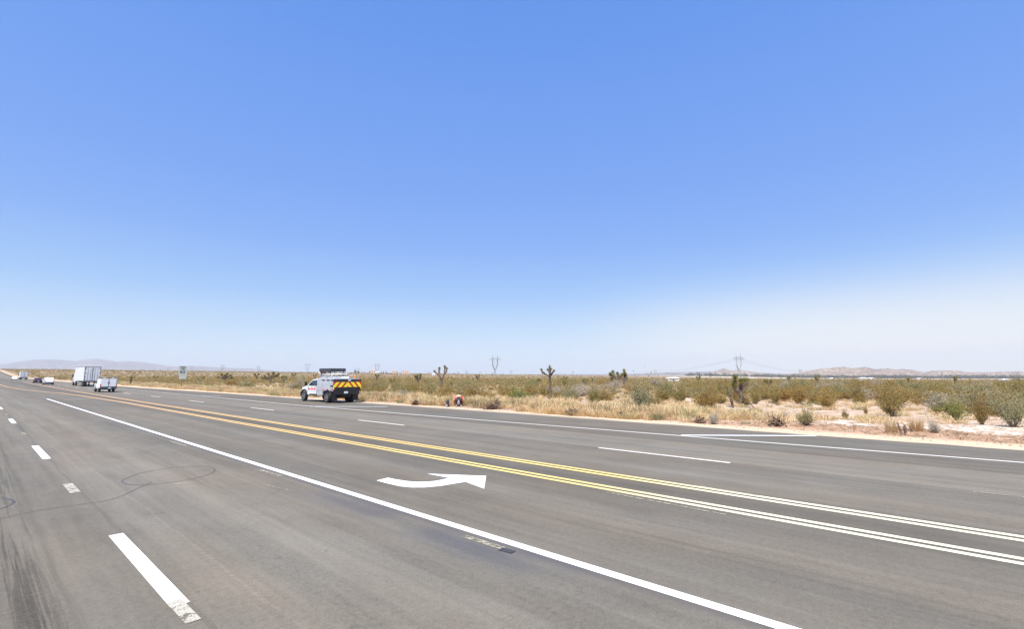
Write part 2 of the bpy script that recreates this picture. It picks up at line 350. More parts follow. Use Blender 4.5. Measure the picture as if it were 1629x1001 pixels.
# ------------------------------------------------------------------ object helpers
def tag(o, label=None, cat=None, group=None, kind=None):
    if label: o['label'] = label
    if cat: o['category'] = cat
    if group: o['group'] = group
    if kind: o['kind'] = kind
    return o
def empty(name, loc, rz=0.0, label=None, cat=None, group=None):
    o = bpy.data.objects.new(name, None); C.objects.link(o); o.location = loc; o.rotation_euler = (0, 0, rz); o.empty_display_size = .3
    return tag(o, label, cat, group)
def link(name, me, parent=None):
    o = bpy.data.objects.new(name, me); C.objects.link(o)
    if parent: o.parent = parent
    return o
def copy_tree(o, parent=None):
    c = o.copy(); C.objects.link(c)
    if parent: c.parent = parent
    for ch in list(o.children): copy_tree(ch, c)
    return c
class MB:
    """collects solid shapes into one mesh"""
    def __init__(s): s.v = []; s.f = []; s.mi = []; s.sm = []
    def add(s, vs, fs, mi=0, smooth=False):
        b = len(s.v); s.v += [tuple(q) for q in vs]
        for f in fs: s.f.append(tuple(b + i for i in f)); s.mi.append(mi); s.sm.append(smooth)
        return s
    def box(s, c, d, mi=0, bev=0.0, taper=1.0, rz=0.0, rx=0.0):
        hx, hy, hz = d[0] / 2, d[1] / 2, d[2] / 2
        b = min(bev, hx * .9, hy * .9, hz * .9)
        mt = Matrix.Translation(c) @ Matrix.Rotation(rz, 4, 'Z') @ Matrix.Rotation(rx, 4, 'X')
        if b <= 0:
            vs = [(sx * hx * (taper if sz > 0 else 1), sy * hy * (taper if sz > 0 else 1), sz * hz) for sz in (-1, 1) for sy in (-1, 1) for sx in (-1, 1)]
            fs = [(0, 2, 3, 1), (4, 5, 7, 6), (0, 1, 5, 4), (2, 6, 7, 3), (0, 4, 6, 2), (1, 3, 7, 5)]
            return s.add([mt @ Vector(v) for v in vs], fs, mi)
        bm = bmesh.new(); bmesh.ops.create_cube(bm, size=1)
        for v in bm.verts: v.co = Vector((v.co.x * 2 * hx * (taper if v.co.z > 0 else 1), v.co.y * 2 * hy * (taper if v.co.z > 0 else 1), v.co.z * 2 * hz))
        bmesh.ops.bevel(bm, geom=list(bm.edges), offset=b, segments=2, profile=.5, affect='EDGES')
        bm.verts.ensure_lookup_table()
        s.add([mt @ v.co for v in bm.verts], [tuple(v.index for v in f.verts) for f in bm.faces], mi)
        bm.free(); return s
    def tube(s, pts, r, mi=0, n=6, cap=True, smooth=True):
        pts = [Vector(p) for p in pts]; rr = r if isinstance(r, (list, tuple)) else [r] * len(pts)
        vs = []; prev = None
        for i, p in enumerate(pts):
            d = (pts[min(i + 1, len(pts) - 1)] - pts[max(i - 1, 0)]).normalized()
            a = (prev if prev else (Vector((0, 0, 1)) if abs(d.z) < .9 else Vector((1, 0, 0))))
            u = d.cross(a).normalized(); w = u.cross(d).normalized(); prev = w
            for q in range(n):
                t = 2 * PI * q / n; vs.append(p + (u * math.cos(t) + w * math.sin(t)) * rr[i])
        fs = [(i * n + q, i * n + (q + 1) % n, (i + 1) * n + (q + 1) % n, (i + 1) * n + q) for i in range(len(pts) - 1) for q in range(n)]
        if cap: fs += [tuple(range(n))[::-1], tuple((len(pts) - 1) * n + q for q in range(n))]
        return s.add(vs, fs, mi, smooth)
    def lathe_x(s, prof, cx, cy, cz, n=20, mi=0):       # profile (x, r) round an axis along x
        vs = []
        for (px, pr) in prof:
            for q in range(n):
                t = 2 * PI * q / n; vs.append((cx + px, cy + pr * math.cos(t), cz + pr * math.sin(t)))
        fs = [(i * n + q, i * n + (q + 1) % n, (i + 1) * n + (q + 1) % n, (i + 1) * n + q) for i in range(len(prof) - 1) for q in range(n)]
        fs += [tuple(range(n))[::-1], tuple((len(prof) - 1) * n + q for q in range(n))]
        return s.add(vs, fs, mi, True)
    def loft(s, secs, mi=0, smooth=False):               # closed sections of the same count
        n = len(secs[0]); vs = [v for q in secs for v in q]
        fs = [(i * n + q, i * n + (q + 1) % n, (i + 1) * n + (q + 1) % n, (i + 1) * n + q) for i in range(len(secs) - 1) for q in range(n)]
        fs += [tuple(range(n))[::-1], tuple((len(secs) - 1) * n + q for q in range(n))]
        return s.add(vs, fs, mi, smooth)
    def mesh(s, name, mats):
        me = bpy.data.meshes.new(name); me.from_pydata(s.v, [], s.f)
        for m in mats: me.materials.append(M[m])
        me.polygons.foreach_set('material_index', s.mi); me.polygons.foreach_set('use_smooth', s.sm)
        me.update()
        bm = bmesh.new(); bm.from_mesh(me); bmesh.ops.recalc_face_normals(bm, faces=list(bm.faces)); bm.to_mesh(me); bm.free()
        return me
    def build(s, name, mats, parent=None):
        return link(name, s.mesh(name, [mats] if isinstance(mats, str) else mats), parent)

def np_mesh(name, V, T, MI, mats):
    me = bpy.data.meshes.new(name); V = np.asarray(V, np.float32); T = np.asarray(T, np.int32)
    me.vertices.add(len(V)); me.vertices.foreach_set('co', V.ravel())
    me.loops.add(T.size); me.loops.foreach_set('vertex_index', T.ravel())
    k = T.shape[1]; me.polygons.add(len(T)); me.polygons.foreach_set('loop_start', np.arange(0, T.size, k, dtype=np.int32))
    try: me.polygons.foreach_set('loop_total', np.full(len(T), k, np.int32))
    except Exception: pass
    for m in mats: me.materials.append(M[m])
    me.polygons.foreach_set('material_index', np.asarray(MI, np.int32))
    me.update(calc_edges=True); me.validate()
    return me

# ------------------------------------------------------------------ ground, road, far land
def build_ground():
    xs = np.array([-9000, -5000, -2500, -1200, -600, -300, -150, -80, -50, -30, -20, -14, -10.5, -9.5, -8.6, 22.2, 22.9, 23.3] + list(np.arange(24, 62, .75)) + [65, 70, 76, 84, 94, 106, 120, 136, 155, 180, 210, 250, 300, 360, 440, 540, 660, 820, 1020, 1300, 1700, 2200, 2900, 3800, 5000, 6500, 9000, 13000], float)
    ys = np.array([-9000, -6000, -4000, -2500, -1500, -900, -500, -300, -200, -140, -100, -80, -60, -50, -42, -36] + list(np.arange(-30, 80, 1.0)) + list(np.arange(80, 160, 2.5)) + list(YB[YB >= 160]) + [5500, 7500, 10000, 13000, 16500, 20000], float)
    ys = np.unique(ys)
    X, Y = np.meshgrid(xs, ys)
    Z = H(X, Y)
    rd = (X > -9) & (X < 22.5); Z = np.where(rd, zr(Y) - .06, Z)
    Z = np.where((X > 22.5) & (X < 23.1), zr(Y) - .035, Z)
    Z = np.where((X > 23.1) & (X < 24.1), zr(Y) - .01, Z)
    V = np.stack([X, Y, Z], -1).reshape(-1, 3); nx = len(xs)
    i, j = np.meshgrid(np.arange(len(ys) - 1), np.arange(nx - 1), indexing='ij')
    a = (i * nx + j).ravel(); Q = np.stack([a, a + 1, a + nx + 1, a + nx], -1)
    me = np_mesh('ground', V, Q, np.zeros(len(Q)), ['ground'])
    for p in me.polygons: p.use_smooth = True
    return tag(link('ground', me), kind='structure')
build_ground()

def build_road():
    rng = random.Random(3)
    rows = []; ys = sorted(set(list(YB[(YB >= -200) & (YB < 4001)]) + [float(v) for v in np.arange(-20, 80, 1.0)]))
    mb = MB(); vs = []
    for y in ys:
        xe = float(np.interp(y, [-200, -2, 4, 9, 18, 50, 110, 130, 270, 4000], [22.4, 22.4, 22.3, 22.6, 22.95, 22.9, 21.8, 21.6, 21.0, 21.0])) + rng.uniform(-.13, .10)
        z = float(zr(y)); vs += [(-8.7, y, z), (xe, y, z), (xe + .10, y, z - .045)]
    n = len(ys); fs = []
    for i in range(n - 1):
        b = i * 3; fs += [(b, b + 1, b + 4, b + 3), (b + 1, b + 2, b + 5, b + 4)]
    mb.add(vs, fs); return tag(mb.build('road', 'asphalt'), kind='structure')
road = build_road()

def strip(name, pts, w, mat, lift=.005, taper_ends=False):
    """painted line of width w along a polyline of (x, y), following the road surface"""
    dense = []
    for (x0, y0), (x1, y1) in zip(pts[:-1], pts[1:]):
        ts = {0.0, 1.0}
        if abs(y1 - y0) > 1e-6:
            for yb in YB:
                t = (yb - y0) / (y1 - y0)
                if 0 < t < 1: ts.add(float(t))
        for t in sorted(ts):
            p = (x0 + (x1 - x0) * t, y0 + (y1 - y0) * t)
            if not dense or (abs(dense[-1][0] - p[0]) + abs(dense[-1][1] - p[1])) > 1e-5: dense.append(p)
    vs = []
    for i, p in enumerate(dense):
        a = dense[max(i - 1, 0)]; b = dense[min(i + 1, len(dense) - 1)]
        d = Vector((b[0] - a[0], b[1] - a[1])); d.normalize(); nx, ny = -d.y * w / 2, d.x * w / 2
        z = float(zr(p[1])) + lift
        vs += [(p[0] + nx, p[1] + ny, z), (p[0] - nx, p[1] - ny, z)]
    mb = MB().add(vs, [(2 * i, 2 * i + 1, 2 * i + 3, 2 * i + 2) for i in range(len(dense) - 1)])
    o = mb.build(name, mat, road); return o
# near carriageway: dashes of the lane line
for (a, b) in [(6.05, 9.35), (19.1, 22.9), (34.3, 37.9), (49.0, 52.6), (63.6, 67.2), (78.2, 81.8), (93, 96.6), (-9.2, -5.6)]:
    strip('lane_dash', [(1.66, a), (1.66, b)], .17, 'white_paint')
strip('worn_lane_dash', [(1.645, 5.55), (1.64, 6.2)], .13, 'white_old', .008)
strip('worn_lane_dash', [(1.63, 13.2), (1.63, 14.4)], .16, 'white_old', .008)
strip('worn_lane_dash', [(1.66, 27.5), (1.66, 28.6)], .13, 'cream_worn', .008)
strip('worn_lane_dash', [(1.66, 42.0), (1.66, 43.0)], .13, 'cream_worn', .008)
strip('solid_line', [(5.29, -40), (5.29, 10), (5.33, 67.3)], .155, 'white_paint')
# yellow double lines on both sides of the narrow median, opening where the turn lane begins
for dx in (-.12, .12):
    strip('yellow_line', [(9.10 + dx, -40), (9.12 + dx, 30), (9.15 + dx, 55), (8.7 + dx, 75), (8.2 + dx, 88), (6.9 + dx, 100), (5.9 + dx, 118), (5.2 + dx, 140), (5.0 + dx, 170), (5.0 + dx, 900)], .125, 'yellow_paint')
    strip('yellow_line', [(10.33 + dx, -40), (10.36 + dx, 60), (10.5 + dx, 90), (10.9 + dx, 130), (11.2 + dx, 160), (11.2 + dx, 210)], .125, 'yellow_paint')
a, b = at(101, 636), at(148, 634.3)
strip('turn_lane_bar', [(a.x, a.y), (b.x, b.y)], .35, 'white_old')
# far carriageway
for k in range(-1, 14):
    y0 = 4.44 + 14.7 * k
    strip('far_lane_dash', [(13.86, y0), (13.86, y0 + 4.1)], .12, 'white_far' if k >= 0 else 'cream_worn')
strip('edge_line', [(19.2, -40), (19.2, -1.5), (18.84, 4.6), (18.24, 17), (17.55, 37), (17.6, 60), (17.74, 94), (17.7, 170), (17.6, 900)], .13, 'white_far')
for (p, q) in (((1084, 693), (1298, 694)), ((493, 647), (616, 647.4)), ((320, 630), (352, 630))):
    a, b = at(*p), at(*q); strip('shoulder_stripe', [(a.x, a.y), (b.x, b.y)], .22, 'white_paint', .008)
# turn arrow
def arrow():
    up = [(599, 765.5), (617, 761), (630, 763.6), (645, 766), (662, 767.6), (680, 767.4), (695, 765.8), (706, 763.4), (714, 761), (679, 754.6)]
    tip = [(773.5, 758), (770, 778.5)]
    lo = [(741, 767.5), (722, 770.5), (700, 774.2), (676, 776.4), (655, 776.5), (636, 774.6), (616, 770)]
    ps = [at(*p) for p in up + tip + lo]
    mb = MB().add([(p.x, p.y, .006) for p in ps], [tuple(range(len(ps)))])
    mb.build('turn_arrow', 'white_paint', road)
arrow()
for (p, q, w) in (((738, 854), (800, 874), .11), ((414, 748.5), (448, 758.5), .10), ((270, 702), (296, 710), .09), ((640, 722), (690, 731), .06), ((965, 784), (1155, 820), .06), ((1105, 773), (1210, 790), .06), ((1548, 783), (1700, 799), .08), ((268, 771), (303, 770), .07), ((420, 772), (470, 783), .03)):
    a, b = at(*p), at(*q); strip('worn_paint_trace', [(a.x, a.y), (b.x, b.y)], w, 'cream_worn', .009)
a, b = at(796, 874.5), at(817, 880); strip('tar_patch', [(a.x, a.y), (b.x, b.y)], .11, 'sealant', .010)
def smooth_path(px, closed=False, n=4):
    P = [at(*p) for p in px]; out_ = []
    m = len(P)
    for i in range(m if closed else m - 1):
        g = lambda j: P[j % m] if closed else P[max(0, min(m - 1, j))]
        p0, p1, p2, p3 = g(i - 1), g(i), g(i + 1), g(i + 2)
        for t in [q / n for q in range(n)]:
            v = .5 * ((2 * p1) + (p2 - p0) * t + (2 * p0 - 5 * p1 + 4 * p2 - p3) * t * t + (3 * p1 - p0 - 3 * p2 + p3) * t ** 3)
            out_.append((v.x, v.y))
    out_.append((P[0].x, P[0].y) if closed else (P[-1].x, P[-1].y))
    return out_
strip('sealed_loop_cut', smooth_path([(194, 767), (203, 761), (225, 753), (262, 746), (300, 743), (330, 743), (342, 748), (335, 754), (312, 761), (280, 767), (240, 771.5), (210, 772)], True), .028, 'faint_sealant', .004)
strip('sealed_saw_cut', smooth_path([(242, 768), (220, 777), (200, 787), (170, 797), (125, 803.5), (60, 813), (0, 826), (-60, 840)]), .028, 'faint_sealant', .003)
strip('sealed_loop_cut', smooth_path([(-60, 800), (-20, 794), (5, 793), (21, 797.5), (18, 803), (0, 810.5), (-30, 820), (-60, 822), (-75, 812)], True), .04, 'faint_sealant', .004)

# ridges: profile (photo column, horizon height in px) at a given depth; real relief with foothills
def ridge(name, prof, depth, thick, mat, seed, kind='structure', base_drop=30, rough=.25):
    rng = np.random.RandomState(seed)
    pxs = np.array([p[0] for p in prof], float); hs = np.array([p[1] for p in prof], float)
    cols = np.arange(pxs[0], pxs[-1] + .1, 1.25)
    nr = 29; TC = 18 / 28.
    V = []; 
    ph = rng.rand(40) * 6.28
    def nz(u, v):
        s = 0; a = 1
        for i in range(6):
            f = 2 ** i
            s += a * (1 - abs(np.sin(u * f * .045 + ph[i] + 1.6 * np.sin(v * f * .9 + ph[i + 5])))) * 1.0
            a *= .52
        return s / 1.9
    for r_ in range(nr):
        t = r_ / (nr - 1)                    # 0 front foot, 1 back foot
        env = (math.sin(PI / 2 * min(1, t / TC)) ** 1.4 if t <= TC + 1e-6 else math.cos(PI / 2 * min(1, (t - TC) / (1 - TC))))
        d = depth - thick * .6 + thick * t
        for c in cols:
            hpx = np.interp(c, pxs, hs)
            hm = hpx / FPX * depth
            wob = 1.0 + rough * (nz(c + 9 * r_ * .7, t * 5) - .75) * (1.0 if abs(t - TC) > .02 else .12)
            g = ray(c, HORIZON); kk = d / (g.x * math.sin(YAW) + g.y * math.cos(YAW))
            V.append((g.x * kk, g.y * kk, CAM_H + (hm + base_drop) * env * wob - base_drop))
    n = len(cols); Q = [(r_ * n + i, r_ * n + i + 1, (r_ + 1) * n + i + 1, (r_ + 1) * n + i) for r_ in range(nr - 1) for i in range(n - 1)]
    me = np_mesh(name, V, Q, np.zeros(len(Q)), [mat])
    for p in me.polygons: p.use_smooth = True
    return tag(link(name, me), kind=kind)
B = HORIZON
ridge('mountains', [(x, B - y) for x, y in [(-300, 590), (-200, 584), (-90, 582), (-40, 580), (0, 579.5), (12, 578), (30, 575), (52, 572.6), (72, 571.6), (92, 572.5), (108, 573.6), (118, 575), (128, 572.6), (142, 571), (156, 571.3), (172, 573.4), (184, 576.4), (200, 574.8), (222, 575.6), (240, 578.5), (262, 582.3), (282, 583.5), (300, 581.8), (330, 584.0), (370, 585.8), (400, 586.4), (430, 589.5), (480, 595), (520, 599)]], 10600, 2400, 'mountain', 5, rough=.18)
ridge('low_ridge', [(x, B - y) for x, y in [(700, 599), (760, 597), (840, 595.6), (960, 595.6), (1020, 594.8), (1060, 592.8), (1100, 592), (1135, 591.2), (1160, 591), (1200, 592.6), (1240, 595), (1290, 597), (1340, 598), (1400, 600)]], 7600, 1500, 'mountain', 8, rough=.15)
ridge('butte', [(x, B - y) for x, y in [(1118, 597), (1132, 592.5), (1141, 589.5), (1148, 586.6), (1153, 586), (1158, 588.4), (1166, 589.4), (1176, 588.2), (1186, 589.6), (1196, 592.0), (1205, 592.6), (1216, 594.8), (1235, 599)]], 5600, 900, 'hill', 13, rough=.5)
ridge('hills', [(x, B - y) for x, y in [(1225, 598), (1250, 595.2), (1265, 594), (1280, 591.5), (1290, 589.5), (1303, 586.8), (1312, 586), (1322, 585.4), (1332, 583.8), (1345, 584.6), (1358, 585.8), (1368, 584.6), (1376, 583.0), (1384, 585.2), (1394, 587.4), (1404, 586.2), (1416, 587), (1427, 588.4), (1436, 586.6), (1448, 587.6), (1460, 589.8), (1470, 592), (1484, 590.6), (1500, 589.2), (1520, 589.0), (1538, 591.8), (1552, 592.8), (1575, 592), (1600, 590.8), (1629, 592), (1680, 590), (1760, 594), (1850, 598)]], 3700, 950, 'hill', 21, rough=.62)

# ------------------------------------------------------------------ plants (numpy prototypes)
def P_bush(seed, h=1.6, r=1.0, nst=60, nleaf=1200, leaf=.06, lo=.35, spread=1.0, stem_w=.016, tops=.75):
    g = np.random.RandomState(seed); V = []; T = []; MI = []
    az = g.rand(nst) * 2 * PI; tl = 1.42 * np.sqrt(g.rand(nst)) * min(1.0, .82 + .1 * spread)
    k0 = (.55 + .5 * g.rand(nst)) + .22 * (g.rand(nst) > .9); lob = 1 + .24 * np.sin(az * 3 + g.rand() * 6) + .18 * np.sin(az * 5 + g.rand() * 6) + .12 * np.sin(tl * 7 + az * 2); k0 *= lob
    tip = np.stack([np.cos(az) * np.sin(tl) * k0 * r, np.sin(az) * np.sin(tl) * k0 * r, (.10 + .88 * np.cos(tl) ** .8) * k0 * h], -1)
    base = np.stack([np.cos(az), np.sin(az), np.zeros(nst)], -1) * .12 * g.rand(nst, 1)
    mid = base + (tip - base) * .5 + np.array([0, 0, 1]) * (-.03 * h) + g.randn(nst, 3) * .04
    def bez(s, k): return (1 - s) ** 2 * base[k] + 2 * s * (1 - s) * mid[k] + s * s * tip[k]
    nb = 0
    for k in range(nst):
        side = np.array([-math.sin(az[k] + g.rand() * 3), math.cos(az[k] + g.rand() * 3), 0]) * stem_w
        pts = [bez(np.float64(s), k) for s in (0, .4, .75, 1)]
        for q, p in enumerate(pts):
            w = side * (1 - q * .27); V += [p - w, p + w]
        for q in range(3):
            a = nb + 2 * q; T += [(a, a + 1, a + 3), (a, a + 3, a + 2)]; MI += [1, 1]
        nb += 8
    V = np.array(V); T = np.array(T)
    k = g.randint(0, nst, nleaf); s = lo + (1 - lo) * g.rand(nleaf) ** tops
    c = (1 - s)[:, None] ** 2 * base[k] + (2 * s * (1 - s))[:, None] * mid[k] + (s * s)[:, None] * tip[k]
    c = c + g.randn(nleaf, 3) * np.array([.075, .075, .055]) * h * (.5 + s[:, None] * .6)
    c[:, 2] = np.maximum(c[:, 2], .03)
    sz = leaf * (.55 + .9 * g.rand(nleaf, 1))
    u = g.randn(nleaf, 3); u /= np.linalg.norm(u, axis=1)[:, None]; w = np.cross(u, g.randn(nleaf, 3)); w /= np.linalg.norm(w, axis=1)[:, None]
    tri = np.stack([c - u * sz * .5 - w * sz * .45, c + u * sz * .5 - w * sz * .3, c + w * sz * .7], 1).reshape(-1, 3)
    T2 = np.arange(nleaf * 3).reshape(-1, 3) + len(V)
    return np.vstack([V, tri]), np.vstack([T, T2]), np.array(MI + [0] * nleaf)
def P_grass(seed, h=.45, r=.3, n=90, w=.016, bend=.5):
    g = np.random.RandomState(seed)
    az = g.rand(n) * 2 * PI; b = np.stack([np.cos(az), np.sin(az), 0 * az], -1) * (r * .45 * np.sqrt(g.rand(n)))[:, None]
    L = h * (.5 + .6 * g.rand(n)); t = bend * (.2 + g.rand(n)); a2 = az + g.randn(n) * .5
    mid = b + np.stack([np.cos(a2) * np.sin(t) * .45, np.sin(a2) * np.sin(t) * .45, np.cos(t) * .6], -1) * L[:, None]
    tip = mid + np.stack([np.cos(a2) * np.sin(t * 1.7) * .5, np.sin(a2) * np.sin(t * 1.7) * .5, np.cos(t * 1.7) * .45], -1) * L[:, None]
    sd_ = np.stack([-np.sin(a2 + g.randn(n)), np.cos(a2 + g.randn(n)), 0 * az], -1) * w
    V = np.stack([b - sd_, b + sd_, mid - sd_ * .8, mid + sd_ * .8, tip], 1).reshape(-1, 3)
    o = (np.arange(n) * 5)[:, None]
    T = np.concatenate([o + np.array([[0, 1, 3]]), o + np.array([[0, 3, 2]]), o + np.array([[2, 3, 4]])])
    return V, T, np.zeros(len(T), int)
def P_sticks(seed, n=60, L=.6, r=.5, h=.3, w=.016):
    g = np.random.RandomState(seed); V = []; T = []
    for i in range(n):
        c = np.array([g.randn() * r * .45, g.randn() * r * .35, abs(g.randn()) * h * .45 + .02])
        d = g.randn(3) * np.array([1, 1, .45]); d /= np.linalg.norm(d); l = L * (.3 + .8 * g.rand()) * .5
        a, b = c - d * l, c + d * l; a[2] = max(a[2], .01); b[2] = max(b[2], .01)
        s = np.cross(d, [0, 0, 1.0]); s /= np.linalg.norm(s) + 1e-6; s *= w * (.5 + g.rand()); up = np.array([0, 0, np.linalg.norm(s)])
        k = len(V); V += [a - s, a + s, a + up * 1.4, b - s * .5, b + s * .5, b + up]
        T += [(k, k + 1, k + 4), (k, k + 4, k + 3), (k + 1, k + 2, k + 5), (k + 1, k + 5, k + 4), (k + 2, k, k + 3), (k + 2, k + 3, k + 5)]
    return np.array(V), np.array(T), np.zeros(len(T), int)
def merge(name, protos, items, mats):
    """items: (proto index, x, y, z, scale_xy, scale_z, rotation, material offset)"""
    Vs, Ts, Ms = [], [], []; base = 0
    items = np.array(items, float)
    for pi in range(len(protos)):
        it = items[items[:, 0] == pi]
        if not len(it): continue
        V, T, MI = protos[pi]
        c, s = np.cos(it[:, 6]), np.sin(it[:, 6])
        X = (V[None, :, 0] * c[:, None] - V[None, :, 1] * s[:, None]) * it[:, 4:5] + it[:, 1:2]
        Y = (V[None, :, 0] * s[:, None] + V[None, :, 1] * c[:, None]) * it[:, 4:5] + it[:, 2:3]
        Z = V[None, :, 2] * it[:, 5:6] + it[:, 3:4]
        Vs.append(np.stack([X, Y, Z], -1).reshape(-1, 3))
        Ts.append((T[None] + (np.arange(len(it)) * len(V))[:, None, None] + base).reshape(-1, 3))
        Ms.append((MI[None] * 1 + np.where(MI[None] == 0, it[:, 7:8], 0)).reshape(-1))
        base += len(V) * len(it)
    return link(name, np_mesh(name, np.vstack(Vs), np.vstack(Ts), np.concatenate(Ms), mats))

ORD = ['first', 'second', 'third', 'fourth', 'fifth', 'sixth', 'seventh', 'eighth', 'ninth', 'tenth', 'eleventh', 'twelfth', 'thirteenth', 'fourteenth', 'fifteenth', 'sixteenth', 'seventeenth', 'eighteenth', 'nineteenth', 'twentieth']
ORD += ['twenty-' + w for w in ORD[:9]] + ['thirtieth'] + ['thirty-' + w for w in ORD[:9]] + ['fortieth'] + ['forty-' + w for w in ORD[:9]] + ['fiftieth'] + ['fifty-' + w for w in ORD[:9]] + ['sixtieth'] + ['sixty-' + w for w in ORD[:9]]

# hand-placed plants that the photograph singles out: left px, right px, top px, base px, material, label
SAL = [
 (985, 1058, 607, 657, 'greygreen', 'large grey-green bush in front of the paired bushy Joshua trees', 'bush'),
 (1060, 1104, 611, 641, 'creosote', 'olive creosote bush left of the wide rusty bush, before the propped Joshua tree', 'bush'),
 (1088, 1158, 612, 653, 'creosote_rust', 'widest rusty olive creosote bush, just left of the propped Joshua tree', 'bush'),
 (1163, 1197, 645, 669, 'dry_straw', 'pale straw-coloured dry bush at the foot of the propped Joshua tree', 'bush'),
 (1187, 1217, 617, 644, 'creosote', 'olive creosote bush directly right of the propped Joshua tree', 'bush'),
 (1218, 1250, 611, 643, 'creosote', 'dense olive creosote bush behind the bare sand, right of the propped tree', 'bush'),
 (1246, 1296, 610, 644, 'creosote_rust', 'broad brown-olive creosote bush left of the yellow bush', 'bush'),
 (1290, 1342, 616, 652, 'yellow_leaf', 'yellow-orange creosote bush, brightest yellow of the right-hand bushes', 'bush'),
 (1258, 1306, 647, 679, 'creosote_green', 'low green bush at the shoulder behind the dead log pile', 'bush'),
 (1333, 1356, 648, 668, 'creosote_rust', 'small brown-olive bush standing alone on bright sand', 'bush'),
 (1338, 1392, 612, 640, 'creosote', 'olive bush between the yellow bush and the tall right-hand creosote', 'bush'),
 (1384, 1452, 616, 664, 'creosote', 'tallest spreading olive creosote bush behind the white sand patch', 'bush'),
 (1371, 1385, 647, 661, 'creosote_rust', 'tiny brown shrub alone on the white sand', 'shrub'),
 (1471, 1504, 666, 690, 'dry_grey', 'round pale grey dead shrub near the shoulder right of the two stumps', 'shrub'),
 (1443, 1474, 662, 688, 'dry_straw', 'yellow straw clump between the two stumps and the grey dead shrub', 'grass clump'),
 (1498, 1545, 624, 670, 'bright_green', 'yellow-green creosote bush behind the grey dead shrub', 'bush'),
 (1536, 1588, 626, 677, 'creosote_rust', 'brownish creosote bush left of the big grey-green right-hand bush', 'bush'),
 (1572, 1650, 618, 681, 'greygreen', 'largest grey-green bush at the right edge of the picture', 'bush'),
 (793, 858, 619, 640, 'bright_green', 'bright green bush left of the tall single-trunk Joshua tree', 'bush'),
 (318, 334, 610, 619, 'bright_green', 'small vivid green bush right of the speed limit sign', 'bush'),
 (884, 920, 622, 638, 'creosote_green', 'green bush just right of the tall single-trunk Joshua tree', 'bush'),
 (753, 778, 616, 632, 'creosote_green', 'grey-green bush behind the crouching roadside person', 'bush'),
 (687, 703, 622, 632, 'creosote_green', 'small dark green bush at the foot of the forked Joshua tree', 'bush'),
 (618, 645, 613, 626, 'creosote_green', 'low green bush right of the chevron truck', 'bush'),
 (926, 962, 612, 645, 'creosote', 'olive bush with bare lower stems left of the large grey-green bush', 'bush'),
 (1405, 1432, 664, 690, 'dry_straw', 'pale dry clump immediately left of the two stumps', 'grass clump'),
 (768, 784, 628, 644, 'greygreen', 'pale blue-green tall weed between the brush piles', 'weed'),
 (1236, 1262, 650, 672, 'dry_grey', 'greyish dry shrub behind the dead log pile', 'shrub'),
 (1120, 1150, 655, 676, 'dry_grey', 'pale grey dry shrub on the sand before the wide rusty bush', 'shrub'),
]
protoN = [P_bush(100 + i, 1.0, .62 + .08 * (i % 3), 70 + 10 * (i % 3), 3000, .040, .30 + .08 * (i % 3), 1.0 + .25 * (i % 2), .011) for i in range(6)]
def bush_obj(me, name, x, y, z, sxy, sz, rz, label, cat, group=None, matname='creosote'):
    o = empty(name, (x, y, z - .03), rz, label, cat, group)
    return o
def split_mesh(name, P, leafmat):
    V, T, MI = P
    out_ = []
    for idx, mt in ((0, leafmat), (1, 'stem')):
        t = T[MI == idx]
        if not len(t): out_.append(None); continue
        u, inv = np.unique(t, return_inverse=True)
        out_.append(np_mesh(name, V[u], inv.reshape(t.shape), np.zeros(len(t)), [mt]))
    return out_
MESHC = {}
def bush(name, pi, leafmat, p, sxy, sz, rz, label, cat, group=None, grass=False):
    key = (pi, leafmat, grass)
    if key not in MESHC:
        MESHC[key] = split_mesh('foliage', (protoG if grass else protoN)[pi], leafmat)
    lf, st = MESHC[key]
    if st is None:
        o = link(name, lf); o.location = p; o.rotation_euler = (0, 0, rz); o.scale = (sxy, sxy, sz); return tag(o, label, cat, group)
    r = empty(name, p, rz, label, cat, group); r.scale = (sxy, sxy, sz)
    link('foliage', lf, r); link('stems', st, r)
    return r
protoG = [P_grass(300 + i, 1.0, 1.1, 420, .012, .75) for i in range(3)]
SALP = []
for i, (l, r, t, b, mt, lab, cat) in enumerate(SAL):
    p = atg((l + r) / 2, b - 1.0); d = depth_of(p); pm = FPX / d
    w = (r - l) / pm * .80; h = (b - t) / pm
    az_ = math.atan(((l + r) / 2 - CX) / FPX); w *= math.cos(az_)
    grass = cat in ('grass clump', 'weed')
    SALP.append((p.x, p.y, w / 2))
    bush({'bush': 'desert_bush', 'shrub': 'dry_shrub', 'grass clump': 'grass_clump', 'weed': 'weed'}[cat], i % (3 if grass else 6), mt, (p.x, p.y, p.z - .02), w * .62 if not grass else w * .8, h * 1.02, i * 1.7, lab, cat, grass=grass)

# scattered creosote: the nearest stand as single bushes, the rest is a thicket nobody could count
LM = [(-400, 'left edge'), (140, 'box trailer'), (290, 'speed sign'), (527, 'chevron truck'), (703, 'forked tree'), (876, 'tall tree'), (985, 'bushy tree pair'), (1178, 'propped tree'), (1436, 'two stumps'), (2100, 'right edge')]
g = np.random.RandomState(11)
cand = []
N0 = 110000
dep = 24 * np.exp(g.rand(N0) * math.log(900 / 24.)); px = g.rand(N0) * 1960 - 170
dd = dep / math.cos(0); ax = (px - CX) / FPX
Xc = dep * (math.sin(YAW) + ax * math.cos(YAW)); Yc = dep * (math.cos(YAW) - ax * math.sin(YAW))
keep = (Xc > 28.5)
gap = np.sin(Xc * .21 + 1.0) * np.sin(Yc * .17 + .6) + .6 * np.sin(Xc * .07 - Yc * .11)
keep &= ~((gap < -.75) & (dep < 140))
bare = ((px > 1000) & (px < 1485) & (dep < 40 + 2 * np.sin(px * .03))) | ((px >= 1485) & (dep < 30))
keep &= ~bare
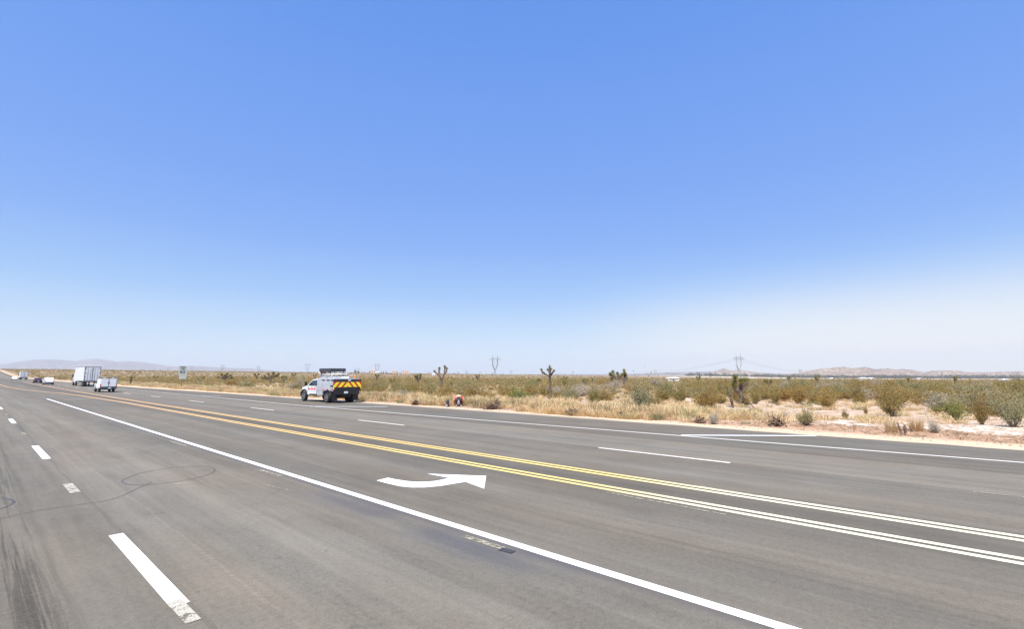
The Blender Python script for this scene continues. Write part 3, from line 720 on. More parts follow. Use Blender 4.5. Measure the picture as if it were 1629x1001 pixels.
keep &= ~((px > 860) & (px <= 1000) & (dep < 42) & (Xc < 37))
Xc, Yc, dep, px = Xc[keep], Yc[keep], dep[keep], px[keep]
o_ = np.argsort(dep); sel = []; grid = {}
for q in g.permutation(len(Xc)):
    x, y = Xc[q], Yc[q]; s = 1.75 if dep[q] < 110 else (2.3 if dep[q] < 200 else (3.0 if dep[q] < 350 else 5.0))
    kx, ky = int(x // 6), int(y // 6); ok = True
    for i in (-1, 0, 1):
        for j in (-1, 0, 1):
            for (x2, y2) in grid.get((kx + i, ky + j), ()):
                if (x - x2) ** 2 + (y - y2) ** 2 < s * s: ok = False; break
            if not ok: break
        if not ok: break
    if not ok: continue
    if any((x - a) ** 2 + (y - b) ** 2 < (c_ + .9) ** 2 for a, b, c_ in SALP): continue
    grid.setdefault((kx, ky), []).append((x, y)); sel.append(q)
sel = np.array(sel)
hh = (.66 + .86 * g.rand(len(sel))) * (1 + .35 * (g.rand(len(sel)) > .85))
# low growth in front of the Joshua trees that stand clear of the scrub
for tx, td, hw_ in ((664, 92, 6), (702, 92, 9), (718, 66, 4), (677, 110, 4), (624, 118, 5), (932, 102, 6), (943, 130, 3), (858, 120, 5), (876, 47, 4), (981, 82, 9), (993, 84, 6), (1042, 96, 8), (1224, 78, 8), (357, 118, 13), (430, 118, 14), (451, 125, 5), (322, 150, 4), (388, 160, 4), (247, 160, 4), (207, 110, 4), (1178, 38, 14), (1165, 36, 6), (1070, 320, 12)):
    m_ = (np.abs(px[sel] - tx) < hw_) & (dep[sel] < td); hh[m_] *= .55
size = hh / dep[sel]
vis = (px[sel] > -20) & (px[sel] < 1650)
order = np.argsort(-(size * vis))
NI = 240
ind = order[:NI]; rest = order[NI:]
kinds = ['creosote', 'creosote', 'creosote_rust', 'creosote', 'creosote_green', 'creosote', 'greygreen', 'yellow_leaf', 'creosote_rust', 'creosote', 'dry_grey', 'creosote']
adj = {'creosote': 'olive', 'creosote_rust': 'rusty', 'creosote_green': 'green', 'greygreen': 'grey-green', 'yellow_leaf': 'yellowish', 'dry_grey': 'grey dry', 'bright_green': 'bright green'}
rows = {}
for k in ind:
    q = sel[k]; p_ = float(px_of(Xc[q], Yc[q])); d_ = float(dep[q])
    iv = max(i for i in range(len(LM) - 1) if p_ >= LM[i][0]); rw = 'front' if d_ < 55 else ('middle' if d_ < 80 else 'back')
    kd = kinds[g.randint(len(kinds))]
    if p_ < 560 and kd == 'creosote_rust' and g.rand() < .5: kd = 'dry_grey'
    rows.setdefault((iv, rw, kd), []).append((p_, k, q))
for (iv, rw, kd), lst in rows.items():
    lst.sort()
    for n_, (p_, k, q) in enumerate(lst):
        x, y = float(Xc[q]), float(Yc[q]); h = float(hh[k])
        pos_ = (ORD[n_] + ' from left in the ') if len(lst) > 1 else 'only one of its colour in the '
        lab = '%s bush, %s from left in %s row between %s and %s' % (adj[kd], ORD[n_], rw, LM[iv][1], LM[iv + 1][1])
        if len(lst) == 1: lab = 'only %s bush of the %s row between %s and %s' % (adj[kd], rw, LM[iv][1], LM[iv + 1][1])
        w = h * (.95 + .5 * random.Random(int(k)).random())
        bush('desert_bush', int(k) % 6, kd, (x, y, float(H(x, y)) - .04), w, h, float(k), lab, 'bush', 'creosote bushes scattered over the desert')
pF = [P_bush(400 + i, 1.0, .62, 12, 190, .085, .2, 1.15, .012) for i in range(5)]
pV = [P_bush(450 + i, 1.0, .75, 3, 42, .19, .1, 1.2, .02) for i in range(5)]
items = []; itemsv = []
for k in rest:
    q = sel[k]; x, y, d_ = Xc[q], Yc[q], dep[q]; h = hh[k] * (1.0 if d_ < 300 else .9)
    w = h * (1.0 + .4 * g.rand()) * (1.0 if d_ < 160 else (1.35 if d_ < 350 else 2.4))
    (items if d_ < 170 else itemsv).append((g.randint(5), x, y, float(H(x, y)) - .05, w, h, g.rand() * 6.28, 0 if g.rand() < .86 else 2))
for n_ in range(1500):      # the near side of the road
    x = -13 - 90 * g.rand() ** 1.3; y = -60 + 330 * g.rand(); h = .6 + .9 * g.rand()
    items.append((g.randint(5), x, y, float(H(x, y)) - .05, h * 1.3, h, g.rand() * 6.28, 0))
tag(merge('desert_scrub', pF, items, ['far_scrub', 'stem', 'creosote_green']), 'low olive and brown creosote scrub covering the desert behind the front bushes', 'scrub', kind='stuff')
# the very far plain, out to the foot of the hills
for n_ in range(14000):
    d_ = 880 * math.exp(g.rand() * math.log(4.5)); p_ = g.rand() * 1900 - 140; a_ = (p_ - CX) / FPX
    x = d_ * (math.sin(YAW) + a_ * math.cos(YAW)); y = d_ * (math.cos(YAW) - a_ * math.sin(YAW))
    if x < 28: continue
    if x > 1300 and g.rand() < .8: continue
    itemsv.append((g.randint(5), x, y, float(H(x, y)) - .05, 4.5 + 3 * g.rand(), 1.1 + .7 * g.rand(), g.rand() * 6.28, 0 if g.rand() < .86 else 2))
tag(merge('distant_scrub', pV, itemsv, ['far_scrub', 'stem', 'creosote_green']), 'far hazy carpet of desert scrub reaching the horizon', 'scrub', kind='stuff')

# dry roadside grass: golden band along the shoulder
gp = [P_grass(500 + i, 1.0, 1.3, 95, .020, .8 + .2 * (i % 2)) for i in range(5)]
items = []
for n_ in range(9000):
    y = 6 + (g.rand() ** 1.4) * 230; x = 24.2 + abs(g.randn()) * 3.0 + .35 * math.sin(y * .3)
    dens = float(np.interp(y, [6, 11, 18, 26, 60, 240], [.10, .25, .8, 1, 1, 1])) * (.55 + .45 * math.sin(y * .45 + x * .3))
    if g.rand() > dens or x > 34: continue
    if (x - 24.4) ** 2 + (y - 27.0) ** 2 < 1.0: continue
    h = (.24 + .36 * g.rand()) * (1 + .45 * (x > 26))
    items.append((g.randint(5), x, y, float(H(x, y)) - .02, h * 1.1, h, g.rand() * 6.28, 0 if g.rand() < .62 else (1 if g.rand() < .7 else 2)))
for n_ in range(7500):      # thin tufts in between the bushes
    d_ = 24 * math.exp(g.rand() ** .8 * math.log(7)); p_ = g.rand() * 1750 - 60; a_ = (p_ - CX) / FPX
    x = d_ * (math.sin(YAW) + a_ * math.cos(YAW)); y = d_ * (math.cos(YAW) - a_ * math.sin(YAW))
    if x < 25.5: continue
    if p_ > 1200 and d_ < 42 and g.rand() < .6: continue
    h = .16 + .34 * g.rand()
    items.append((g.randint(5), x, y, float(H(x, y)) - .02, h * 1.5, h, g.rand() * 6.28, 1 if g.rand() < .6 else (0 if g.rand() < .7 else 2)))
tag(merge('dry_grass', gp, items, ['dry_gold', 'dry_straw', 'creosote_green']), 'golden dry grass growing along the sandy road shoulder', 'grass', kind='stuff')
# stones, bark and twig litter on the shoulder
def P_stone(seed):
    r_ = np.random.RandomState(seed); bm = bmesh.new(); bmesh.ops.create_icosphere(bm, subdivisions=1, radius=1)
    V = np.array([v.co[:] for v in bm.verts]) * (1 + .35 * (r_.rand(len(bm.verts), 1) - .5)) * np.array([1, .7 + .3 * r_.rand(), .55]); T = np.array([[v.index for v in f.verts] for f in bm.faces]); bm.free()
    return V, T, np.zeros(len(T), int)
M['stone'] = mat_rock('shoulder_stones', (.42, .28, .19), (.66, .54, .42), 3.0)
M['litter'] = simple('twig_litter', (.36, .24, .15), .95, var=.4)
sp = [P_stone(600 + i) for i in range(4)] + [P_sticks(620 + i, 5, .5, .35, .05, .012) for i in range(3)]
items = []
for n_ in range(5200):
    y = -6 + (g.rand() ** 1.7) * 90; x = 23.2 + (g.rand() ** .9) * 3.4 if g.rand() < .75 else 24 + g.rand() * 14
    pi = g.randint(7); s = (.012 + .05 * g.rand() ** 3 * (2.2 if x > 24.3 else .8)) if pi < 4 else .5 + .5 * g.rand()
    if pi >= 4 and x < 24.2: continue
    items.append((pi, x, y, float(H(x, y)) + (.0 if pi < 4 else 0), s, s, g.rand() * 6.28, 0 if pi < 4 else 1))
tag(merge('shoulder_litter', sp, items, ['stone', 'litter']), 'reddish stones and twigs strewn over the sandy shoulder', 'gravel', kind='stuff')

# ------------------------------------------------------------------ dead wood
def brush_pile(pxl, pxr, base, top, label, seed, mat='dead_wood', n=150):
    p = atg((pxl + pxr) / 2, base - 1); d = depth_of(p); w = (pxr - pxl) / FPX * d; h = (base - top) / FPX * d
    V, T, MI = P_sticks(seed, n, w * .55, w * .42, h * .75, .022)
    o = link('brush_pile', np_mesh('brush_pile', V, T, MI, [mat])); o.location = p; return tag(o, label, 'brush pile')
brush_pile(746, 763, 649, 639, 'small tangled dark brush pile just right of the crouching person', 701)
brush_pile(764, 800, 652, 641, 'low wide brush pile of dry branches in the golden grass', 702)
brush_pile(899, 924, 662, 650, 'grey and black dead branch heap on the shoulder right of the tall tree', 703)
brush_pile(982, 1000, 665, 657, 'small dark dead clump at the shoulder below the large grey-green bush', 704)
brush_pile(1222, 1248, 679, 665, 'pile of brown dead logs and bark below the green bush', 705, n=190)
brush_pile(654, 666, 646, 635, 'dark dead weed clump in golden grass between chevron truck and black bag', 706)
brush_pile(1100, 1128, 674, 666, 'scattered low twigs on the reddish litter below the wide rusty bush', 707, n=60)
brush_pile(786, 800, 650, 634, 'upright dark dead brush at the right end of the wide brush pile', 708)
def stump(name, base, tip, w, label, cat='stump'):
    p = atg(*base); d = depth_of(p); dx = (tip[0] - base[0]) / FPX * d; hz = (base[1] - tip[1]) / FPX * d
    rt = Vector((math.cos(YAW), -math.sin(YAW), 0)); r0 = w / FPX * d / 2
    mb = MB(); rr = random.Random(base[0]); pts = []
    for i in range(7):
        t = i / 6; pts.append(rt * (dx * t + rr.uniform(-.1, .1) * r0) + Vector((0, 0, hz * t - .05)))
    mb.tube(pts, [r0 * (1.15 - .45 * i / 6) * rr.uniform(.85, 1.15) for i in range(7)], 0, 8)
    for i in range(4):
        a = rr.uniform(0, 6.28); q = pts[2 + i % 4]; mb.tube([q, q + Vector((math.cos(a), math.sin(a), .5)) * r0 * 3], [r0 * .3, r0 * .08], 0, 5)
    o = mb.build(name, 'dead_wood'); o.location = p; return tag(o, label, cat)
stump('dead_stump', (1435, 691.5), (1430, 672), 3.2, 'thin leaning dead stump, left one of the two stumps')
stump('dead_stump', (1441, 692), (1440.5, 674), 4.4, 'thicker upright dead stump, right one of the two stumps')
stump('dead_branch', (1219, 669), (1217, 660.5), 2.0, 'short upright dead branch stub left of the brown log pile', 'branch')
stump('dead_branch', (775, 644), (775.5, 636.5), 1.2, 'tiny upright dark twig between the two brush piles', 'branch')
stump('fallen_log', (1204, 653), (1186, 632), 1.5, 'slanting dead log leaning against the right side of the propped tree', 'log')
stump('fallen_log', (1168, 642), (1176.5, 631), 1.6, 'short dark log leaning between the two trunks of the propped tree', 'log')

# ------------------------------------------------------------------ Joshua trees
def P_rosette(seed, n=150, L=.34, w=.016, down=-.35):
    g_ = np.random.RandomState(seed)
    z = down + (1 - down) * g_.rand(n); a = g_.rand(n) * 2 * PI; s = np.sqrt(np.maximum(0, 1 - np.minimum(z, 1) ** 2))
    d = np.stack([np.cos(a) * s, np.sin(a) * s, z], -1); L_ = L * (.7 + .4 * g_.rand(n, 1))
    sd_ = np.cross(d, g_.randn(n, 3)); sd_ /= np.linalg.norm(sd_, axis=1)[:, None]; b = d * .04
    V = np.stack([b - sd_ * w, b + sd_ * w, d * L_], 1).reshape(-1, 3)
    return V, np.arange(n * 3).reshape(-1, 3), np.zeros(n, int)
ROS = [np_mesh('leaf_rosette', *P_rosette(800 + i), ['joshua_green']) for i in range(3)]
def P_skirt(seed, n=170, L=.3, w=.014):
    g_ = np.random.RandomState(seed); h = -g_.rand(n) * .75; a = g_.rand(n) * 6.28
    b = np.stack([np.cos(a) * .05, np.sin(a) * .05, h], -1); d = np.stack([np.cos(a), np.sin(a), -.5 - .9 * g_.rand(n)], -1); d /= np.linalg.norm(d, axis=1)[:, None]
    sd_ = np.cross(d, g_.randn(n, 3)); sd_ /= np.linalg.norm(sd_, axis=1)[:, None]
    V = np.stack([b - sd_ * w, b + sd_ * w, b + d * L * (.5 + .5 * g_.rand(n, 1))], 1).reshape(-1, 3)
    return V, np.arange(n * 3).reshape(-1, 3), np.zeros(n, int)
SKI = [np_mesh('dead_leaf_skirt', *P_skirt(820 + i), ['joshua_dead']) for i in range(3)]
def joshua(p, branches, rs, label, group=None, trunk_r=.13):
    """branches: polylines in metres (right, away, up) starting from the trunk; each ends in a rosette of size rs"""
    r = empty('joshua_tree', p, -YAW, label, 'Joshua tree', group)
    mb = MB(); rr = random.Random(len(branches) * 7 + int(p[0] * 10))
    for bi, br in enumerate(branches):
        pts = []; n = len(br)
        for i in range(n - 1):
            a, b = Vector(br[i]), Vector(br[i + 1])
            for t in (0, .33, .66): pts.append(a.lerp(b, t) + Vector((rr.uniform(-1, 1), rr.uniform(-1, 1), 0)) * trunk_r * (.15 if i + t > 0 else 0))
        pts.append(Vector(br[-1])); m = len(pts); r0 = trunk_r * (1.0 if bi == 0 else .72)
        mb.tube(pts, [r0 * (1.15 - .5 * i / (m - 1)) * rr.uniform(.88, 1.12) for i in range(m)], 0, 8)
    mb.build('trunk', 'bark', r)
    for bi, br in enumerate(branches):
        if rs <= 0: continue
        tip = Vector(br[-1]); d = (tip - Vector(br[-2])).normalized()
        q = d.to_track_quat('Z', 'Y').to_euler(); s = rs / .34 * rr.uniform(.85, 1.15)
        o = link('leaf_rosette', ROS[bi % 3], r); o.location = tip; o.rotation_euler = q; o.scale = (s, s, s * 1.15)
        o = link('dead_leaf_skirt', SKI[bi % 3], r); o.location = tip; o.rotation_euler = q; o.scale = (s, s, s)
    return r
def jt(base, brs, rs_px, label, tr_px=3.2, group=None, depth=None):
    """branch points given as photo offsets from the base, turned to metres at the tree's distance"""
    p = atg(*base) if depth is None else far(base[0], depth)
    m = depth_of(p) / FPX; rr = random.Random(int(base[0]))
    out_ = []
    for br in brs:
        L_ = []
        for i, (x, y) in enumerate(br):
            up = (base[1] - y) * m
            L_.append(((x - base[0]) * m, rr.uniform(-.25, .25) * (1 if i else 0) * up * .5, max(up, -.05) - (.1 if y >= base[1] else 0)))
        out_.append(L_)
    fork = {}
    for br, L_ in zip(brs, out_):      # branches that start at the same photo point share one 3D point
        for k_, pt in zip(br, L_): fork.setdefault(k_, pt)
    out_ = [[fork[k_] for k_ in br] for br in brs]
    return joshua(p, out_, rs_px * m * 1.12, label, group, tr_px * m / 2)
jt((702, 618), [[(702, 618), (702.5, 606), (700, 600), (697.5, 592), (698, 587)], [(702.5, 606), (705, 598), (706.5, 590), (706.5, 584)], [(700, 600), (695, 596), (691.5, 592)], [(705, 598), (709.5, 592), (709.5, 587)]], 3.1, 'forked Joshua tree with four upright arms behind the crouching person', 3.4)
jt((876, 636), [[(876, 636), (875.5, 620), (875, 604), (874.5, 594), (874.6, 584.5)], [(875, 601), (868, 596), (863, 592.5), (862, 589.5)], [(875, 600), (879, 595), (881.5, 591)], [(874.5, 594), (872.5, 589.5)], [(874.5, 594), (877, 588.5)]], 3.1, 'tall Joshua tree with one slender straight trunk and a small crown', 4.0)
jt((981.5, 619), [[(981.5, 619), (981, 606), (978, 599), (976.5, 592.5)], [(981, 606), (983, 600), (983, 595.5)], [(978, 599), (974, 597.5), (971.5, 596)], [(981, 606), (986, 603), (987, 600)], [(981, 609), (976, 606), (974, 604)]], 4.2, 'squat bushy Joshua tree, left one of the close pair', 4.2)
jt((992.5, 618), [[(992.5, 618), (993, 605), (994.5, 598), (994.3, 590)], [(993, 605), (990, 600), (990.5, 597)], [(993, 607), (997, 601), (996, 597)], [(994.5, 598), (993.5, 594)]], 3.6, 'upright narrow Joshua tree, right one of the close pair', 3.6)
jt((1177.5, 646), [[(1177.5, 646), (1178.5, 634), (1180, 627), (1184, 616), (1186.5, 607)], [(1178.5, 634), (1176, 624), (1172.5, 613), (1170.5, 602.5)], [(1180, 627), (1181, 616), (1179, 607.5)], [(1184, 616), (1190, 611), (1192, 606)], [(1176, 624), (1171, 619), (1168.5, 613)]], 5.8, 'stout propped Joshua tree with thick shaggy arms and logs at its foot', 5.4)
jt((1167, 649), [[(1167, 649), (1165, 638), (1161.5, 628), (1160.5, 619)], [(1165, 638), (1162, 632), (1160, 627)]], 4.4, 'small leaning Joshua tree left of the stout propped one', 4.0)
jt((664.5, 616), [[(664.5, 616), (664.5, 606), (664, 599)], [(664.5, 606), (660.5, 601), (660, 599.5)], [(664.5, 606), (668, 601), (668.5, 597.5)], [(664.5, 606), (662.5, 600)]], 2.8, 'small round-crowned Joshua tree left of the forked one', 3.0)
jt((718.5, 625.5), [[(718.5, 625.5), (717.8, 617), (717, 609)], [(717.8, 617), (719, 612)]], 2.4, 'small thin Joshua tree right of the forked one, above the crouching person', 2.2)
jt((677.5, 613), [[(677.5, 613), (677.5, 609), (676, 606)], [(677.5, 609), (679.5, 606)]], 2.3, 'tiny Joshua tree just left of the forked one', 2.2)
jt((624.5, 612), [[(624.5, 612), (624.5, 608), (623, 605.5)], [(624.5, 608), (627, 605)], [(624.5, 608), (621, 606)]], 2.4, 'low Joshua tree in scrub right of the chevron truck', 2.2)
jt((932, 615), [[(932, 615), (932, 609), (931, 604.5)], [(932, 609), (935, 605)], [(932, 609), (928.5, 605.5)], [(932, 610), (927, 607)]], 2.8, 'dark low Joshua tree midway between the tall tree and the close pair', 2.8)
jt((943, 610), [[(943, 610), (943, 606), (942.6, 604)]], 2.0, 'tiny Joshua tree right of the dark low one', 1.8)
jt((858, 612), [[(858, 612), (858, 607), (857, 604)], [(858, 607), (860, 605)], [(858, 607), (854.5, 605.5)]], 2.3, 'low Joshua tree just left of the tall one', 2.0)
jt((1042, 616), [[(1042, 616), (1041, 610), (1038, 606.5)], [(1041, 610), (1044, 606)], [(1041, 610), (1048, 608)], [(1041, 611), (1035.5, 608.5)]], 2.8, 'spreading low Joshua tree right of the close pair', 2.6)
jt((1224, 620), [[(1224, 620), (1224, 612), (1221, 607)], [(1224, 612), (1228, 608)], [(1224, 612), (1217, 607)], [(1224, 612), (1226, 606)]], 3.0, 'low green Joshua tree right of the stout propped one', 2.8)
jt((357, 610), [[(357, 610), (357, 602), (353, 597)], [(357, 602), (361, 595.5)], [(357, 602), (366, 598)], [(357, 603), (347, 600.5)], [(357, 602), (358, 598)], [(361, 603), (368, 602)]], 3.2, 'wide dark Joshua tree clump right of the speed limit sign', 3.0)
jt((430, 612), [[(430, 612), (430, 602), (427, 596)], [(430, 602), (434, 595)], [(430, 602), (439, 599)], [(430, 603), (421, 599)], [(430, 604), (417, 602)], [(430, 602), (441, 596)]], 3.2, 'widest Joshua tree clump between the speed sign and the chevron truck', 3.0)
jt((451, 611), [[(451, 611), (451, 605), (448, 600.5)], [(451, 605), (455, 601)], [(451, 605), (451, 600)]], 2.8, 'small Joshua tree right beside the widest clump', 2.4)
jt((322, 607), [[(322, 607), (322, 603), (320.5, 600.5)], [(322, 603), (324.5, 600.5)]], 2.4, 'small dark Joshua tree first right of the speed limit sign', 2.2)
jt((388, 606), [[(388, 606), (388, 603), (386, 600.5)], [(388, 603), (390.5, 600.5)]], 2.2, 'tiny Joshua tree between the two wide clumps', 2.0)
jt((247, 605), [[(247, 605), (247, 602), (244, 600)], [(247, 602), (250, 600)]], 2.2, 'low Joshua tree left of the speed limit sign', 2.0)
jt((467, 603), [[(467, 603), (467, 598.5), (465, 596)], [(467, 598.5), (469.5, 595.8)]], 2.2, 'small dark Joshua tree on the skyline left of the chevron truck', 2.0)
jt((207, 613), [[(207, 613), (207, 606), (205.5, 601)], [(207, 606), (209, 601.5)]], 2.4, 'dark narrow Joshua tree right of the white utility pickup', 2.4)
# a few more of the small ones strewn through the scrub, copied from one small tree
proto = jt((500, 604), [[(500, 604), (500, 600), (498.5, 597.4)], [(500, 600), (502, 597)]], 1.8, 'small Joshua tree poking up behind the chevron truck cab', 1.8, 'small Joshua trees far out in the scrub')
for px_, d_, s_, lab in [(900, 170, .8, 'tiny distant Joshua tree between the tall tree and the dark low one'), (1110, 150, .8, 'tiny distant Joshua tree behind the wide rusty bush'), (1300, 140, .9, 'tiny distant Joshua tree above the yellow bush'),
                         (1254, 160, .9, 'tiny distant Joshua tree above the broad brown-olive bush'), (600, 180, .9, 'tiny distant Joshua tree right of the chevron tailgate'), (408, 200, .9, 'tiny distant Joshua tree left of the widest clump'),
                         (1520, 150, .9, 'tiny distant Joshua tree above the yellow-green creosote'), (760, 190, .9, 'tiny distant Joshua tree near the tall lattice tower left of centre'), (1445, 170, .8, 'tiny distant Joshua tree behind the two stumps')]:
    c_ = copy_tree(proto); c_.location = far(px_, d_); c_['label'] = lab; c_.scale = (s_, s_, s_); c_.rotation_euler = (0, 0, px_)

# ------------------------------------------------------------------ wheels and vehicles
def wheel(parent, x, y, r, w, side, dual=False):
    h = empty('wheel', (x, y, r)); h.parent = parent
    mb = MB(); s = side
    prof = [(-w / 2, r * .62), (-w / 2, r * .90), (-w * .36, r), (w * .36, r), (w / 2, r * .90), (w / 2, r * .62)]
    mb.lathe_x(prof, 0, 0, 0, 22); mb.build('tyre', 'tyre', h)
    m2 = MB(); o = s * w * .5
    m2.lathe_x([(o - s * .05, r * .60), (o + s * .004, r * .60), (o + s * .004, r * .52), (o - s * .05, r * .44), (o - s * .05, r * .2), (o + s * .012, r * .16)], 0, 0, 0, 18); m2.build('rim', 'rim', h)
    return h
def profile_body(mb, pts, hw, belt=None, roofz=None, inset=.0, nose=.12, mi=0, ymin=None, ymax=None):
    """side profile (y, z) extruded across the width with tumblehome above the belt line and rounded plan corners"""
    n = len(pts); y0 = min(p[0] for p in pts); y1 = max(p[0] for p in pts)
    def half(y, z):
        k = hw
        if belt is not None and z > belt: k -= inset * (z - belt) / (roofz - belt)
        e = min(y - y0, y1 - y); k -= nose * max(0, 1 - e / .45) ** 2
        return k
    secs = []
    for s in (-1.0, -.93, .93, 1.0):
        inn = .035 if abs(s) == 1.0 else 0
        cy = sum(p[0] for p in pts) / n; cz = sum(p[1] for p in pts) / n
        secs.append([(half(y, z) * s, y + (cy - y) * inn * .4, z + (cz - z) * inn) for y, z in pts])
    mb.loft(secs, mi)
def car(name, loc, kind, paint, label, cat):
    r = empty(name, loc, 0, label, cat)
    if kind == 'suv':
        L, hw, top, belt = 4.6, .93, 1.72, 1.02
        prof = [(.0, .35), (-.02, .75), (.05, 1.02), (.30, 1.62), (.55, top), (2.6, top), (3.1, 1.45), (3.45, 1.08), (4.35, .98), (4.6, .75), (4.6, .35), (4.0, .28), (.4, .28)]
        rw = [(.10, 1.10), (.285, 1.56)]
    else:
        L, hw, top, belt = 4.7, .90, 1.45, .92
        prof = [(.0, .32), (-.02, .65), (.08, .95), (.75, 1.02), (1.35, 1.40), (1.7, top), (2.6, top), (3.3, 1.02), (4.4, .88), (4.7, .65), (4.7, .32), (4.2, .25), (.4, .25)]
        rw = [(.82, 1.06), (1.33, 1.37)]
    mb = MB(); profile_body(mb, prof, hw, belt, top, .17, .10); o = mb.build('body', paint, r)
    m = MB(); (ya, za), (yb, zb) = rw; w0, w1 = hw * .80, hw * .66
    nrm_ = Vector((0, -(zb - za), (yb - ya))).normalized() * .006
    q = [Vector((-w0, ya, za)), Vector((w0, ya, za)), Vector((w1, yb, zb)), Vector((-w1, yb, zb))]
    m.add([v + nrm_ for v in q] + [v - nrm_ for v in q], [(0, 1, 2, 3), (7, 6, 5, 4), (0, 4, 5, 1), (1, 5, 6, 2), (2, 6, 7, 3), (3, 7, 4, 0)]); m.build('rear_window', 'glass', r)
    for s in (-1, 1):
        m = MB(); yA, yB = (.55, 3.05) if kind == 'suv' else (1.2, 3.15)
        zt = top - .14; xa = hw - .02; xb = hw - .155
        m.add([(s * (xa + .012), yA, belt + .06), (s * (xa + .012), yB, belt + .06), (s * (xb + .03), yB - .45, zt), (s * (xb + .03), yA + .2, zt), (s * (xa - .02), yA, belt + .06), (s * (xa - .02), yB, belt + .06), (s * (xb), yB - .45, zt), (s * xb, yA + .2, zt)], [(0, 1, 2, 3), (7, 6, 5, 4), (0, 4, 5, 1), (1, 5, 6, 2), (2, 6, 7, 3), (3, 7, 4, 0)]); m.build('side_window', 'glass', r)
        zl = .92 if kind == 'suv' else .78
        MB().box((s * hw * .84, .0, zl), (.16, .10, .22), bev=.02).build('tail_light', 'red_lens', r)
        MB().box((s * (hw + .08), 3.1, belt + .08), (.16, .10, .13), bev=.03).build('mirror', paint, r)
        for y in (.85, 3.75): wheel(r, s * (hw - .10), y, .34, .22, s)
    MB().box((0, -.04, .45), (hw * 1.85, .16, .22), bev=.05).build('bumper', 'black' if kind == 'suv' else paint, r)
    MB().box((0, -.135, .66 if kind == 'suv' else .6), (.32, .02, .16)).build('licence_plate', 'plate', r)
    MB().box((0, 2.2, .25), (hw * 1.7, 3.6, .12)).build('underbody', 'black', r)
    return r
def g0(y): return float(zr(y))
car('suv', (12.85, 162, g0(162)), 'suv', 'white_car', 'white sport utility car driving away in the inner far lane', 'car')
car('sedan', (13.0, 192, g0(192)), 'sedan', 'dark_car', 'dark maroon car driving just ahead of the white sport utility car', 'car')
car('sedan', (12.9, 300, g0(300)), 'sedan', 'white_car', 'small pale car farthest away, left of the distant box truck', 'car')

def box_truck(loc, L, w, h, label, cat, far_one=False):
    r = empty('box_trailer' if not far_one else 'box_truck', loc, 0, label, cat)
    zf = 1.15
    MB().box((0, L / 2, (zf + h) / 2), (w, L, h - zf), bev=.04).build('cargo_box', 'trailer_white', r)
    m = MB()
    for s in (-1, 1):
        m.box((s * (w / 2 - .05), -.03, (zf + h) / 2), (.13, .06, h - zf + .02))
    m.box((0, -.03, h - .03), (w, .06, .13)); m.box((0, -.03, zf + .02), (w, .08, .12)); m.build('rear_frame', 'galv', r)
    for s in (-1, 1):
        d = MB().box((s * w * .235, -.02, (zf + h) / 2 + .02), (w * .44, .05, h - zf - .24), bev=.01).build('rear_door', 'dusty_white', r)
        for t in (.30, .13):
            MB().tube([(s * w * (t), -.07, zf + .1), (s * w * t, -.07, h - .12)], .022, n=6).build('lock_rod', 'galv', d)
        for z in (zf + .3, zf + .9, (zf + h) / 2 + .2, h - .35):
            MB().box((s * (w / 2 - .09), -.075, z), (.24, .04, .09)).build('hinge', 'charcoal', d)
    MB().box((0, -.055, h - .03 - (h - zf) / 2), (.10, .03, h - zf - .3)).build('centre_seal', 'charcoal', r)
    MB().box((0, L / 2, h + .012), (w + .06, L + .05, .05)).build('roof_rail', 'galv', r)
    m = MB(); m.box((0, .02, .62), (w * .62, .09, .10)); m.box((-w * .26, .04, .85), (.08, .07, .5)); m.box((w * .26, .04, .85), (.08, .07, .5)); m.box((0, .0, 1.02), (w * .62, .08, .08)); m.build('underride_guard', 'dusty_white', r)
    MB().box((0, L / 2 + .3, 1.0), (w * .55, L * .92, .24)).build('chassis', 'black', r)
    MB().box((0, .0, .46), (.34, .02, .17)).build('licence_plate', 'plate', r)
    for s in (-1, 1):
        MB().box((s * w * .42, -.05, 1.07), (.26, .05, .10)).build('tail_light', 'red_lens', r)
        for y in (1.2, 2.45):
            wheel(r, s * (w / 2 - .16), y, .50, .28, s); wheel(r, s * (w / 2 - .48), y, .50, .28, s)
        MB().box((s * (w / 2 - .32), .45, .55), (.55, .02, .6)).build('mud_flap', 'black', r)
        for y in ((L - 1.5, L + 2.6) if not far_one else (L - 1.0, L + 1.6)): wheel(r, s * (w / 2 - .20), y, .50, .30, s)
    m = MB(); profile_body(m, [(L + .35, .7), (L + .35, 2.9), (L + 1.0, 3.3), (L + 1.9, 3.05), (L + 2.5, 2.0), (L + 3.6, 1.8), (L + 3.7, .6)], w / 2 - .08, 1.8, 3.3, .15, .1); m.build('cab', 'white_car', r)
    m = MB(); m.tube([(-w / 2 - .12, L + 1.9, 2.6), (-w / 2 - .12, L + 1.9, 1.9)], .12, n=8); m.tube([(w / 2 + .12, L + 1.9, 2.6), (w / 2 + .12, L + 1.9, 1.9)], .12, n=8); m.build('mirror', 'black', r)
    return r
box_truck((17.0, 133, g0(133)), 13.5, 2.6, 4.12, 'large white semi-trailer seen from behind in the outer far lane', 'truck')
box_truck((17.0, 325, g0(325)), 9.0, 2.5, 3.9, 'distant white box truck far down the road at the left', 'truck', True)

